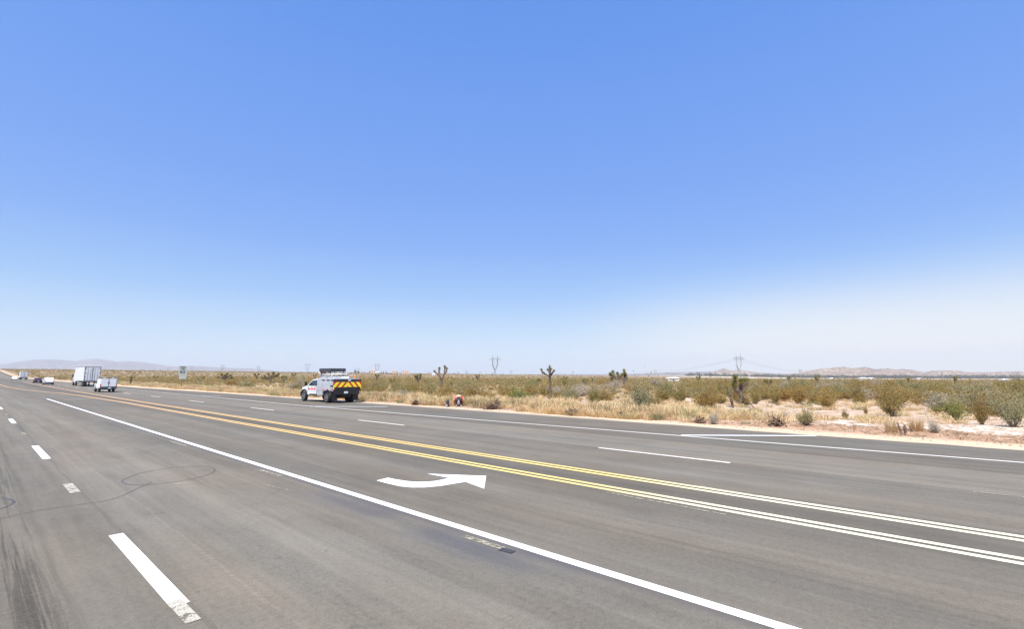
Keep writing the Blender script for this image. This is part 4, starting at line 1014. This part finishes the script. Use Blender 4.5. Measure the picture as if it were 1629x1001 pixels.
def utility_pickup():
    r = empty('utility_pickup', (12.95, 87, g0(87)), 0, 'white utility pickup with tall service boxes driving away behind the semi-trailer', 'pickup')
    w = 1.86
    MB().box((0, 1.25, 1.24), (w, 2.5, 1.28), bev=.04, taper=.97).build('service_body', 'dusty_white', r)
    m = MB(); m.box((0, 1.2, 1.93), (w * .98, 2.3, .05)); m.box((0, -.045, 1.32), (.035, .02, 1.1)); m.box((0, -.02, .74), (w * .99, .07, .05)); m.build('trim', 'charcoal', r)
    for s in (-1, 1):
        d = MB().box((s * w * .225, -.02, 1.32), (w * .43, .04, 1.12), bev=.015).build('rear_door', 'white_car', r)
        MB().box((s * .07, -.055, 1.33), (.05, .04, .16)).build('handle', 'charcoal', d)
        MB().box((s * (w / 2 - .08), -.03, .98), (.11, .05, .36), bev=.01).build('tail_light', 'red_lens', r)
        for y in (1.25, 4.1): wheel(r, s * (w / 2 - .16), y, .39, .25, s)
        MB().box((s * (w / 2 + .10), 3.7, 1.38), (.20, .10, .26), bev=.03).build('mirror', 'black', r)
        m = MB().add([(s * (w / 2 + .003), 2.75, 1.28), (s * (w / 2 + .003), 3.75, 1.28), (s * (w / 2 - .10), 3.35, 1.72), (s * (w / 2 - .10), 2.75, 1.72), (s * (w / 2 - .04), 2.75, 1.28), (s * (w / 2 - .04), 3.75, 1.28), (s * (w / 2 - .14), 3.35, 1.72), (s * (w / 2 - .14), 2.75, 1.72)], [(0, 1, 2, 3), (7, 6, 5, 4), (0, 4, 5, 1), (1, 5, 6, 2), (2, 6, 7, 3), (3, 7, 4, 0)]); m.build('side_window', 'glass', r)
    m = MB(); profile_body(m, [(2.55, .48), (2.55, 1.78), (3.2, 1.80), (3.85, 1.28), (4.9, 1.12), (5.15, .9), (5.15, .48)], w / 2 - .01, 1.22, 1.80, .13, .08); m.build('cab', 'white_car', r)
    m = MB(); m.box((0, -.10, .56), (w * .98, .18, .17), bev=.03); m.box((0, .0, .72), (w * .9, .1, .16)); m.build('bumper', 'charcoal', r)
    MB().box((.12, -.20, .60), (.34, .02, .15)).build('licence_plate', 'plate', r)
    MB().box((0, 2.4, .5), (w * .6, 4.4, .2)).build('chassis', 'black', r)
    m = MB()
    for y in (.3, 1.3, 2.2):
        m.tube([(-w / 2 + .12, y, 1.94), (-w / 2 + .12, y, 2.10), (w / 2 - .12, y, 2.10), (w / 2 - .12, y, 1.94)], .025, n=6)
    for s in (-1, 1): m.tube([(s * (w / 2 - .12), .1, 2.10), (s * (w / 2 - .12), 2.9, 2.10)], .025, n=6)
    m.build('roof_rack', 'galv', r)
    for s in (-1, 1): MB().box((s * .45, .12, 1.99), (.26, .10, .09), bev=.02).build('roof_lamp', 'plate', r)
utility_pickup()

def service_truck():
    r = empty('service_truck', (21.72, 38.25, 0), R(.3), 'white roadside service truck parked on the shoulder with yellow and red chevron tailgate', 'truck')
    hw = 1.14
    # rear deck structure behind the chevrons
    m = MB(); m.box((0, .10, 1.18), (2.46, .16, .34), bev=.02); m.box((0, .12, .86), (2.30, .20, .28), bev=.02); m.build('rear_bumper', 'black', r)
    MB().box((0, .06, 1.44), (2.60, .05, .66), bev=.01).build('chevron_board', 'chevron', r)
    m = MB(); m.box((0, .11, 1.90), (2.50, .12, .26), bev=.02); m.box((-1.24, .12, 1.5), (.09, .14, 1.0)); m.box((1.24, .12, 1.5), (.09, .14, 1.0)); m.build('tailgate_frame', 'charcoal', r)
    MB().box((.16, .035, 1.93), (.26, .03, .11)).build('lamp', 'plate', r)
    for s in (-1, 1):
        MB().box((s * 1.02, .035, 1.93), (.16, .03, .10)).build('tail_light', 'red_lens', r)
        MB().box((s * .98, .40, .52), (.52, .03, .62)).build('mud_flap', 'black', r)
    m = MB(); m.box((0, 1.75, 2.06), (2.36, 3.2, .06), bev=.01); m.build('deck_cover', 'dusty_white', r)
    MB().box((-.15, .0, .90), (.34, .03, .17)).build('licence_plate', 'plate', r)
    # side lockers
    for s in (-1, 1):
        lk = MB().box((s * (hw - .22), 1.72, 1.50), (.46, 3.06, 1.04), bev=.03).build('side_locker', 'silver', r)
        m = MB()
        for y, wd in ((.55, .66), (1.32, .78), (2.12, .72), (2.86, .62)):
            m.box((s * (hw + .008), y, 1.44), (.03, wd, .74), bev=.01)
        m.build('locker_door', 'silver', lk)
        m = MB()
        for y in (.50, .74, 1.16, 1.40, 1.96, 2.20):
            for q in range(3): m.box((s * (hw + .012), y, 1.88 + q * .045), (.03, .17, .03))
        m.build('vent', 'charcoal', lk)
        m = MB(); m.box((s * (hw + .03), .60, 1.44), (.02, .44, .15)); m.build('grille', 'charcoal', lk)
        m = MB()
        for y in (.60, 1.32, 2.12): m.box((s * (hw + .026), y, 1.16), (.012, .26, .11))
        m.build('red_lettering', 'red_decal', lk)
        m = MB(); m.box((s * (hw - .2), 2.75, .80), (.40, 1.0, .40), bev=.03); m.build('underbody_locker', 'silver', r)
        m = MB(); ar = []
        for q in range(9):
            a = PI * q / 8; ar.append((0, 1.30 + .62 * math.cos(a), .50 + .58 * math.sin(a)))
        m.tube([(s * (hw + .0), y, z) for _, y, z in ar], .07, n=6); m.box((s * (hw - .12), 1.30, 1.02), (.30, 1.25, .06)); m.build('rear_fender', 'black', r)
        wheel(r, s * (hw - .02), 1.30, .43, .26, s); wheel(r, s * (hw - .33), 1.30, .43, .26, s)
        wheel(r, s * (hw - .13), 5.75, .43, .28, s)
    # raised centre rack behind the cab, with pipes and tools
    m = MB(); m.box((0, 2.3, 2.16), (1.70, 2.0, .20), bev=.02); m.build('rack_base', 'dusty_white', r)
    m = MB()
    for y in (.9, 1.9, 3.1):
        for s in (-1, 1): m.tube([(s * .95, y, 2.08), (s * .95, y, 2.52)], .03, n=6)
    for s in (-1, 1): m.tube([(s * .95, .85, 2.38), (s * .95, 3.2, 2.38)], .035, n=6); m.tube([(s * .95, .85, 2.30), (s * .95, 3.2, 2.30)], .025, n=6)
    m.build('rack_rail', 'galv', r)
    m = MB()
    for i, (x, z) in enumerate(((-.7, 2.46), (-.45, 2.44), (-.2, 2.47), (.1, 2.45), (.4, 2.46), (.65, 2.44))): m.tube([(x, 1.0 + .1 * i, z), (x + .03, 3.3, z)], .06, n=8)
    m.build('pipe_bundle', 'dusty_white', r)
    m = MB(); m.box((-.60, 3.1, 2.56), (.22, .32, .20), bev=.03); m.build('orange_case', 'orange_plastic', r)
    m = MB(); m.box((-.66, 3.66, 2.62), (.26, .3, .22), bev=.04); m.build('work_lamp', 'plate', r)
    m = MB()
    for i, y in enumerate((1.8, 2.1, 2.5, 2.9)): m.box((-.62 + .1 * i, y, 2.58), (.16, .16, .18), bev=.03)
    m.build('white_jug', 'plate', r)
    # folded message board lying flat over the cab
    bd = MB().box((-.12, 2.55, 2.82), (1.45, 2.1, .30), bev=.05).build('folded_message_board', 'charcoal', r)
    for s in (-1, 1):
        for y in (1.7, 3.3): MB().tube([(s * .62 - .12, y, 2.72), (s * .62 - .12, y, 2.22)], .035, n=6).build('board_leg', 'black', bd)
    MB().tube([(.95, .55, 2.06), (.95, .55, 2.30), (.95, .5, 2.34)], [.10, .10, .05], n=10).build('beacon_lamp', 'orange_plastic', r)
    # cab and bonnet
    m = MB(); profile_body(m, [(3.35, .66), (3.35, 1.55), (3.40, 1.96), (3.75, 2.04), (4.45, 2.00), (4.80, 1.80), (5.22, 1.44), (5.9, 1.36), (6.35, 1.24), (6.48, .95), (6.45, .62), (6.15, .60), (5.9, .75), (5.35, .75), (5.15, .60)], hw - .09, 1.42, 2.04, .16, .10); m.build('cab', 'white_car', r)
    for s in (-1, 1):
        xa, xb = hw - .083, hw - .20
        q = [(xa, 3.50, 1.46), (xa, 5.02, 1.46), (xa - .06, 4.72, 1.72), (xb, 4.42, 1.90), (xb, 3.55, 1.92)]
        m = MB().add([(s * (x + .012), y, z) for x, y, z in q] + [(s * (x - .03), y, z) for x, y, z in q], [(0, 1, 2, 3, 4), (9, 8, 7, 6, 5)] + [(i, i + 5, (i + 1) % 5 + 5, (i + 1) % 5) for i in range(5)]); m.build('side_window', 'glass', r)
        d = MB().box((s * (hw - .082), 4.22, 1.06), (.02, 1.46, .68), bev=.005).build('door', 'white_car', r)
        MB().box((s * (hw - .06), 3.72, 1.30), (.04, .18, .05)).build('handle', 'black', d); MB().box((s * (hw - .06), 4.30, 1.30), (.04, .14, .05)).build('handle', 'black', d)
        m = MB()
        for i in range(9): m.box((s * (hw - .066), 3.62 + i * .155, 1.13), (.012, .115 if i % 3 else .08, .17))
        m.build('red_lettering', 'red_decal', d)
        MB().box((s * (hw - .064), 4.2, .93), (.012, 1.2, .05)).build('grey_stripe', 'silver', d)
        MB().box((s * (hw - .05), 4.3, .60), (.10, 1.7, .08), bev=.02).build('running_board', 'black', r)
        m = MB(); ar = [(s * (hw - .06), 5.75 + .56 * math.cos(PI * q / 10), .50 + .55 * math.sin(PI * q / 10)) for q in range(11)]
        m.tube(ar, .075, n=6); m.build('front_fender_flare', 'black', r)
        MB().box((s * (hw + .16), 5.05, 1.60), (.22, .10, .34), bev=.04).build('mirror', 'black', r)
        MB().box((s * .78, 6.44, 1.08), (.34, .08, .2), bev=.02).build('headlight', 'plate', r)
    MB().box((0, 6.5, .72), (2.1, .2, .28), bev=.04).build('front_bumper', 'black', r)
    m = MB(); m.box((0, 3.1, .62), (.9, 5.8, .22)); m.box((0, 1.3, .45), (1.6, .16, .16)); m.tube([(-.3, .5, .55), (-.3, 1.0, .5)], .12, n=8); m.build('chassis', 'black', r)
    return r
service_truck()

# ------------------------------------------------------------------ speed limit sign
def text_mesh(s, size, name, mat, parent, loc):
    cu = bpy.data.curves.new(name, 'FONT'); cu.body = s; cu.size = size; cu.align_x = 'CENTER'; cu.align_y = 'CENTER'; cu.extrude = .004; cu.offset = size * .02
    t = bpy.data.objects.new(name, cu); C.objects.link(t)
    me = bpy.data.meshes.new_from_object(t.evaluated_get(bpy.context.evaluated_depsgraph_get()))
    bpy.data.objects.remove(t); me.materials.clear(); me.materials.append(M[mat])
    o = link(name, me, parent); o.location = loc; o.rotation_euler = (PI / 2, 0, 0); return o
def speed_sign():
    p = at(288, 618.5); d = depth_of(p); m_ = d / FPX
    p.z = float(H(p.x, p.y)) - .1
    r = empty('speed_limit_sign', p, -YAW + R(22), 'white speed limit sign reading 65 on a brown wooden post', 'road sign')
    h1 = (618.5 - 582.0) * m_; w = 1.30; z1 = h1; z0 = h1 - (602.5 - 581.5) * m_
    MB().box((0, .05, z0 / 2 + .6), (.12, .12, z0 + 1.2)).build('post', 'wood_post', r)
    zc = z1 - (z1 - z0) * .36
    pl = MB().box((.05, -.03, zc), (w, .03, (z1 - z0) * .70), bev=.012).build('sign_plate', 'sign_white', r)
    text_mesh('SPEED', .30, 'lettering', 'sign_black', pl, (.05, -.052, z1 - .26))
    text_mesh('LIMIT', .30, 'lettering', 'sign_black', pl, (.05, -.052, z1 - .55))
    text_mesh('65', .86, 'lettering', 'sign_black', pl, (.05, -.052, z1 - 1.10))
    p2 = MB().box((.10, -.03, z0 + (z1 - z0) * .135), (w * .86, .03, (z1 - z0) * .25), bev=.012).build('lower_plate', 'sign_white', r)
    return r
speed_sign()

# ------------------------------------------------------------------ person at the roadside and the bag
def skin_obj(name, verts, edges, radii, mat, parent, sub=2, root=0):
    me = bpy.data.meshes.new(name); me.from_pydata(verts, edges, []); o = link(name, me, parent)
    o.modifiers.new('skin', 'SKIN'); sv = me.skin_vertices[0].data
    for i, r_ in enumerate(radii): sv[i].radius = (r_, r_)
    sv[root].use_root = True
    s = o.modifiers.new('sub', 'SUBSURF'); s.levels = sub; s.render_levels = sub
    dg = bpy.context.evaluated_depsgraph_get(); me2 = bpy.data.meshes.new_from_object(o.evaluated_get(dg))
    o.modifiers.clear(); o.data = me2; me2.materials.clear()
    for q in ([mat] if isinstance(mat, str) else mat): me2.materials.append(M[q])
    for p_ in me2.polygons: p_.use_smooth = True
    return o
def person():
    p = atg(729.5, 647.5); r = empty('person', p, -math.atan2(p.x, p.y), 'person in orange and cream top and dark trousers bending over on the sandy shoulder', 'person')
    V = [(0, -.12, .60), (0, .05, .70), (0, .26, .76), (0, .42, .72), (0, .52, .66), (0, .60, .58)]           # pelvis, spine, chest, neck, head
    Rr = [.15, .15, .17, .07, .09, .085]; E = [(0, 1), (1, 2), (2, 3), (3, 4), (4, 5)]
    for s in (-1, 1):
        b = len(V); V += [(s * .20, .34, .72), (s * .37, .32, .48), (s * .33, .42, .24), (s * .31, .47, .16)]; Rr += [.075, .052, .040, .034]; E += [(2, b), (b, b + 1), (b + 1, b + 2), (b + 2, b + 3)]
        for k_, (dx, dy, l) in enumerate(((-.030, .02, .075), (-.010, .03, .09), (.010, .03, .085), (.028, .02, .07))):
            c_ = len(V); V += [(s * (.31 + dx), .47 + dy, .115), (s * (.31 + dx), .47 + dy * 1.6, .115 - l * .6)]; Rr += [.009, .008]; E += [(b + 3, c_), (c_, c_ + 1)]
        c_ = len(V); V += [(s * .265, .50, .135), (s * .25, .53, .11)]; Rr += [.011, .009]; E += [(b + 3, c_), (c_, c_ + 1)]
        b = len(V); V += [(s * .14, -.10, .55), (s * .20, .16, .34), (s * .17, -.10, .08), (s * .18, .10, .04)]; Rr += [.10, .075, .048, .045]; E += [(0, b), (b, b + 1), (b + 1, b + 2), (b + 2, b + 3)]
    c_ = len(V); V += [(0, .66, .545), (.085, .545, .615), (-.085, .545, .615)]; Rr += [.016, .018, .018]; E += [(5, c_), (4, c_ + 1), (4, c_ + 2)]
    skin_obj('body', V, E, Rr, 'skin', r)
    # shirt: torso and sleeves, cream across the back
    V = [(0, -.06, .66), (0, .05, .715), (0, .26, .775), (0, .37, .75)]; Rr = [.165, .18, .20, .10]; E = [(0, 1), (1, 2), (2, 3)]
    for s in (-1, 1):
        b = len(V); V += [(s * .21, .34, .72), (s * .375, .32, .48), (s * .34, .41, .28)]; Rr += [.105, .082, .066]; E += [(2, b), (b, b + 1), (b + 1, b + 2)]
    sh = skin_obj('shirt', V, E, Rr, ['cloth_orange', 'cloth_cream'], r)
    for f in sh.data.polygons:
        c = f.center
        if abs(c.x) < .12 and c.z > .82: f.material_index = 1
    V = [(0, -.12, .59), (0, -.02, .64)]; Rr = [.185, .175]; E = [(0, 1)]
    for s in (-1, 1):
        b = len(V); V += [(s * .14, -.11, .53), (s * .21, .16, .35), (s * .175, -.08, .12)]; Rr += [.125, .095, .07]; E += [(0, b), (b, b + 1), (b + 1, b + 2)]
    skin_obj('trousers', V, E, Rr, 'cloth_dark', r)
    for s in (-1, 1):
        MB().box((s * .175, .02, .045), (.11, .30, .09), bev=.03).build('boot', 'cloth_grey', r)
    MB().box((0, -.27, .36), (.12, .05, .30), bev=.02).build('white_cloth', 'cloth_grey', r)
    MB().tube([(0, .50, .70), (0, .53, .735), (0, .55, .75)], [.115, .09, .03], n=14).build('hair', 'cloth_dark', r)
person()
def bag():
    p = atg(712, 647.5); r = empty('work_bag', p, -YAW, 'upright black bag standing on the shoulder left of the person', 'bag')
    m = MB(); m.box((0, 0, .24), (.26, .22, .48), bev=.06, taper=.85); m.build('bag_body', 'cloth_dark', r)
    m = MB(); m.tube([(-.07, 0, .46), (-.05, 0, .53), (.05, 0, .53), (.07, 0, .46)], .012, n=6); m.build('handle', 'cloth_dark', r)
    m = MB(); m.box((-.05, -.115, .10), (.12, .02, .18), bev=.008); m.build('pocket', 'cloth_grey', r)
bag()
def hose():
    p = atg(737, 647.0); m = MB(); pts = []
    for i in range(26): t = i / 25; pts.append((-.55 + 1.15 * t, .1 * math.sin(t * 9), .04 + .03 * math.sin(t * 14)))
    m.tube(pts, .018, n=6); o = m.build('hose', 'charcoal'); o.location = p; o.rotation_euler = (0, 0, -YAW); tag(o, 'dark cable lying on the sand in front of the bending person', 'cable')
hose()

# ------------------------------------------------------------------ transmission towers and wires
def tower_mesh():
    mb = MB(); a = .17
    def bar(p, q, r_=a): mb.tube([p, q], r_, n=4, cap=False, smooth=False)
    Ht, waist, arm = 45., 14., 35.5
    def leg(s0, s1, z0, z1, xo0=0, xo1=0, nseg=5):
        for i in range(nseg):
            t0, t1 = i / nseg, (i + 1) / nseg
            w0, w1 = s0 + (s1 - s0) * t0, s0 + (s1 - s0) * t1; za, zb = z0 + (z1 - z0) * t0, z0 + (z1 - z0) * t1
            x0, x1 = xo0 + (xo1 - xo0) * t0, xo0 + (xo1 - xo0) * t1
            c0 = [(x0 + sx * w0, sy * w0, za) for sx, sy in ((-1, -1), (1, -1), (1, 1), (-1, 1))]; c1 = [(x1 + sx * w1, sy * w1, zb) for sx, sy in ((-1, -1), (1, -1), (1, 1), (-1, 1))]
            for k_ in range(4):
                bar(c0[k_], c1[k_]); bar(c0[k_], c1[(k_ + 1) % 4], .12); bar(c0[(k_ + 1) % 4], c1[k_], .12); bar(c1[k_], c1[(k_ + 1) % 4], .12)
    leg(2.2, 1.1, 0, 14, 0, 0, 5)
    for s in (-1, 1):
        leg(.9, .8, 14, 24, s * .6, s * 5.2, 3)
        leg(.8, .7, 24, arm, s * 5.2, s * 5.0, 3)
        bar((s * 5.0, 0, arm), (s * 5.2, 0, Ht), .26)
        bar((s * 5.9, 0, arm), (s * 5.2, 0, Ht - 2), .14)
        bar((s * 4.6, 0, arm), (s * .3, 0, 26), .16); bar((s * .3, 0, 26), (s * 4.8, 0, 20), .16)
    for z in (arm, arm + 2.2):
        for y in (-.9, .9): bar((-12 if z == arm else -8, y, z), (12 if z == arm else 8, y, z), .34)
    for i in range(-10, 10, 2): bar((i, -.9, arm), (i + 2, .9, arm), .1); bar((i, .9, arm), (i + 2, -.9, arm), .1)
    for s in (-1, 1): bar((s * 11, 0, arm), (s * 5.2, 0, arm + 3.5), .14)
    for x in (-10, 0, 10): bar((x, 0, arm), (x, 0, arm - 4), .14)
    return mb.mesh('lattice', ['galv'])
TM = tower_mesh()
TW = [(1176.5, 562, 'nearest and clearest steel lattice pylon, above the propped Joshua tree'), (787.5, 564.5, 'tall lattice pylon rising between the forked and the tall Joshua trees'), (488.5, 577, 'lattice pylon on the skyline left of the chevron truck cab'), (599.5, 577, 'lattice pylon on the skyline right of the chevron tailgate'),
      (353, 579, 'lattice pylon above the wide dark Joshua clump right of the speed sign'), (410.5, 581, 'lattice pylon above the widest Joshua clump'), (303, 581.5, 'faint pylon immediately right of the speed limit sign'), (267, 583.5, 'faint pylon just left of the speed limit sign'), (236, 585, 'faint small pylon, leftmost on the skyline'),
      (640, 588, 'faint tiny pylon left of the small round-crowned Joshua tree'), (683, 590, 'faint tiny pylon just left of the forked Joshua tree'), (728.5, 590, 'faint tiny pylon above the bending person'), (742, 588.5, 'faint pylon between the forked tree and the tall pylon'), (764, 590.5, 'faint tiny pylon close to the left of the tall central pylon'),
      (813, 588.5, 'faint pylon right of the tall central pylon'), (911.5, 589.5, 'faint pylon between the tall Joshua tree and the close pair'), (1036, 590, 'faint pylon right of the close pair, left one of two'), (1042.5, 587, 'faint pylon right of the close pair, right one of two'), (1273.5, 586, 'pylon at the left foot of the pink hills'), (1499, 590.5, 'faint small pylon in front of the pink hills at the right')]
TP = {}
for i, (x, ty, lab) in enumerate(TW):
    base = float(np.interp(x, [0, 200, 700, 1060, 1400, 1629], [589, 591, 598.5, 601, 603, 603]))
    hpx = base + 1.0 - ty; d = 45. / hpx * FPX; p = far(x, d)
    d_z = CAM_H + (HORIZON - ty) / FPX * d - 45.0
    p.z = min(p.z, d_z) if d_z < p.z else p.z
    r = empty('lattice_pylon', p, -YAW + R(20), lab, 'pylon', 'high-voltage pylons crossing the desert')
    s_ = (CAM_H + (HORIZON - ty) / FPX * d - p.z) / 45.
    r.scale = (1, 1, s_); link('lattice', TM, r); TP[x] = (p, s_)
def wires(a, b, label):
    pa, sa = TP[a]; pb, sb = TP[b]; r = None; mb = MB()
    for x in (-10, 0, 10):
        off = Vector((math.cos(-YAW + R(20)) * x, math.sin(-YAW + R(20)) * x, 0)); A = pa + Vector((off.x, off.y, 35 * sa)); Bq = pb + Vector((off.x, off.y, 35 * sb))
        sag = (A - Bq).length * .006
        mb.tube([A.lerp(Bq, t / 16) - Vector((0, 0, 4 * sag * (t / 16) * (1 - t / 16))) for t in range(17)], .07, n=4, cap=False)
    tag(mb.build('power_line', 'cable'), label, 'power line')
wires(1042.5, 1176.5, 'faint power lines running left from the nearest pylon')
wires(1176.5, 1273.5, 'faint power lines running right from the nearest pylon')
wires(1273.5, 1499, 'faint power lines in front of the pink hills')

# ------------------------------------------------------------------ far buildings and trees
def house(px_, d, w, h, dep_, wall, label, roof='roof', rz=.3, lift=0.0):
    p = far(px_, d); p.z += lift; r = empty('house', p, -YAW + rz, label, 'house')
    MB().box((0, 0, h * .35 - .3), (w, dep_, h * .7 + .6)).build('wall', wall, r)
    m = MB(); e = .5; zt = h * .7 + .003
    m.add([(-w / 2 - e, -dep_ / 2 - e, zt), (w / 2 + e, -dep_ / 2 - e, zt), (w / 2 + e, dep_ / 2 + e, zt), (-w / 2 - e, dep_ / 2 + e, zt), (-w / 2 + w * .15, 0, h), (w / 2 - w * .15, 0, h)], [(0, 3, 2, 1), (0, 1, 5, 4), (2, 3, 4, 5), (1, 2, 5), (3, 0, 4)]); m.build('roof', roof, r)
    for s in (-.3, .3): MB().box((w * s, -dep_ / 2 - .02, h * .38), (w * .12, .08, h * .22)).build('window', 'glass', r)
    MB().box((0, -dep_ / 2 - .02, h * .22), (1.2, .08, h * .44)).build('door', 'charcoal', r)
house(592, 1150, 16, 7, 10, 'stucco', 'pinkish house on the skyline right of the chevron truck, leftmost of three', lift=.6)
house(600, 1150, 7, 3.6, 7, 'white_wall', 'small white house in front of the pinkish ones on the skyline', 'white_wall', lift=.4)
house(628, 1250, 15, 7, 10, 'stucco', 'pinkish house on the skyline, middle of three', lift=.6)
house(645, 1200, 18, 7, 11, 'stucco', 'pinkish house on the skyline, rightmost of three, left of the small round Joshua tree', lift=.6)
house(692, 900, 11, 3.4, 7, 'white_wall', 'low white building on the skyline just left of the forked Joshua tree', 'white_wall', lift=.5)
house(1070, 330, 7.8, 2.2, 3, 'white_wall', 'long low white trailer home in the scrub right of the close tree pair', 'white_wall', .1, .5)
house(1372, 620, 9, 2.9, 4, 'white_wall', 'white low building in scrub below the pink hills, left one of two', 'white_wall', .1, .9)
house(1385, 620, 7, 2.8, 4, 'white_wall', 'white low building in scrub below the pink hills, right one of two', 'white_wall', .2, .9)
house(1322, 500, 2.6, 2.2, 3, 'white_wall', 'tiny white hut in the scrub left of the two low white buildings', 'white_wall', .1, .8)
house(1596, 330, 3.0, 1.8, 3, 'white_wall', 'small white hut in the scrub near the right edge of the picture', 'white_wall', .1, .7)
house(1461, 800, 8, 2.6, 4, 'white_wall', 'faint far white building behind the two stumps', 'white_wall', .1, 1.0)
treeP = [P_bush(900 + i, 1.0, .42, 14, 260, .10, .25, .9, .02) for i in range(3)]
TFM = [split_mesh('crown', treeP[i], 'far_wood') for i in range(3)]
TREES = [(565.5, 1000, 9.5, 'dark tree with two round heads on the skyline above the chevron tailgate, left head'), (569.5, 1000, 8.5, 'second dark tree touching the first above the chevron tailgate'), (576, 1050, 4.5, 'small dark skyline tree, first right of the two-headed tree'), (580, 1050, 4.5, 'small dark skyline tree, second right of the two-headed tree'), (588, 1050, 5, 'dark skyline tree before the leftmost pinkish house'), (606.5, 1050, 4.5, 'small skyline tree right beside the small white house'), (610, 1050, 5.5, 'taller skyline tree, second right of the small white house'), (614, 1050, 6, 'tallest skyline tree between small white house and middle pinkish house'),
         (632, 1050, 4.5, 'small skyline tree right of the middle pinkish house'), (636, 1050, 4, 'tiny skyline tree left of the rightmost pinkish house'), (1617, 420, 5.2, 'dark green tree in the scrub at the right edge'), (722, 1300, 5, 'small skyline tree right of the forked Joshua tree, left of two'), (729, 1300, 5, 'small skyline tree right of the forked Joshua tree, right of two'), (743, 1300, 5, 'dark skyline tree beneath the faint pylon left of the central one'), (783, 1300, 5, 'small skyline tree at the foot of the central pylon'), (800, 1300, 5, 'dark skyline tree right of the central pylon')]
for i, (x, d, h, lab) in enumerate(TREES):
    p = far(x, d); r = empty('distant_tree', p, i, lab, 'tree', 'distant skyline trees'); r.scale = (h * .75, h * .75, h)
    link('crown', TFM[i % 3][0], r); link('trunk', TFM[i % 3][1], r)
items = []
for n_ in range(2600):
    p_ = 1090 + g.rand() * 620; c1_ = math.sin(p_ * .05) + math.sin(p_ * .013 + 2) + .4 * math.sin(p_ * .21)
    if g.rand() > .25 + .5 * max(0, c1_) + (.35 if p_ > 1500 else 0): continue
    p = far(p_, 2500 + 300 * g.rand()); h = 8 + 9 * g.rand()
    items.append((g.randint(3), p.x, p.y, p.z + 2, h * 1.8, h, g.rand() * 6.28, 0))
tag(merge('distant_wood', treeP, items, ['far_wood', 'stem']), 'blue-grey belt of trees at the foot of the far hills', 'trees', kind='stuff')

# ------------------------------------------------------------------ haze
def haze():
    mb = MB(); x0, x1, y0, y1, z0, z1 = -8900, 12900, -8900, 19900, -160, 440
    mb.add([(x0, y0, z0), (x1, y0, z0), (x1, y1, z0), (x0, y1, z0), (x0, y0, z1), (x1, y0, z1), (x1, y1, z1), (x0, y1, z1)], [(3, 2, 1, 0), (4, 5, 6, 7), (0, 1, 5, 4), (1, 2, 6, 5), (2, 3, 7, 6), (3, 0, 4, 7)])
    me = bpy.data.meshes.new('haze'); me.from_pydata(mb.v, [], mb.f); m = bpy.data.materials.new('haze'); m.use_nodes = True; t = m.node_tree; t.nodes.clear()
    o_ = t.nodes.new('ShaderNodeOutputMaterial'); v = t.nodes.new('ShaderNodeVolumePrincipled'); v.inputs['Color'].default_value = (.95, .975, 1, 1); v.inputs['Density'].default_value = 8.5e-5; v.inputs['Anisotropy'].default_value = 0.0
    t.links.new(v.outputs[0], o_.inputs['Volume']); me.materials.append(m); tag(link('haze', me), kind='stuff')
haze()
S.cycles.volume_bounces = 0
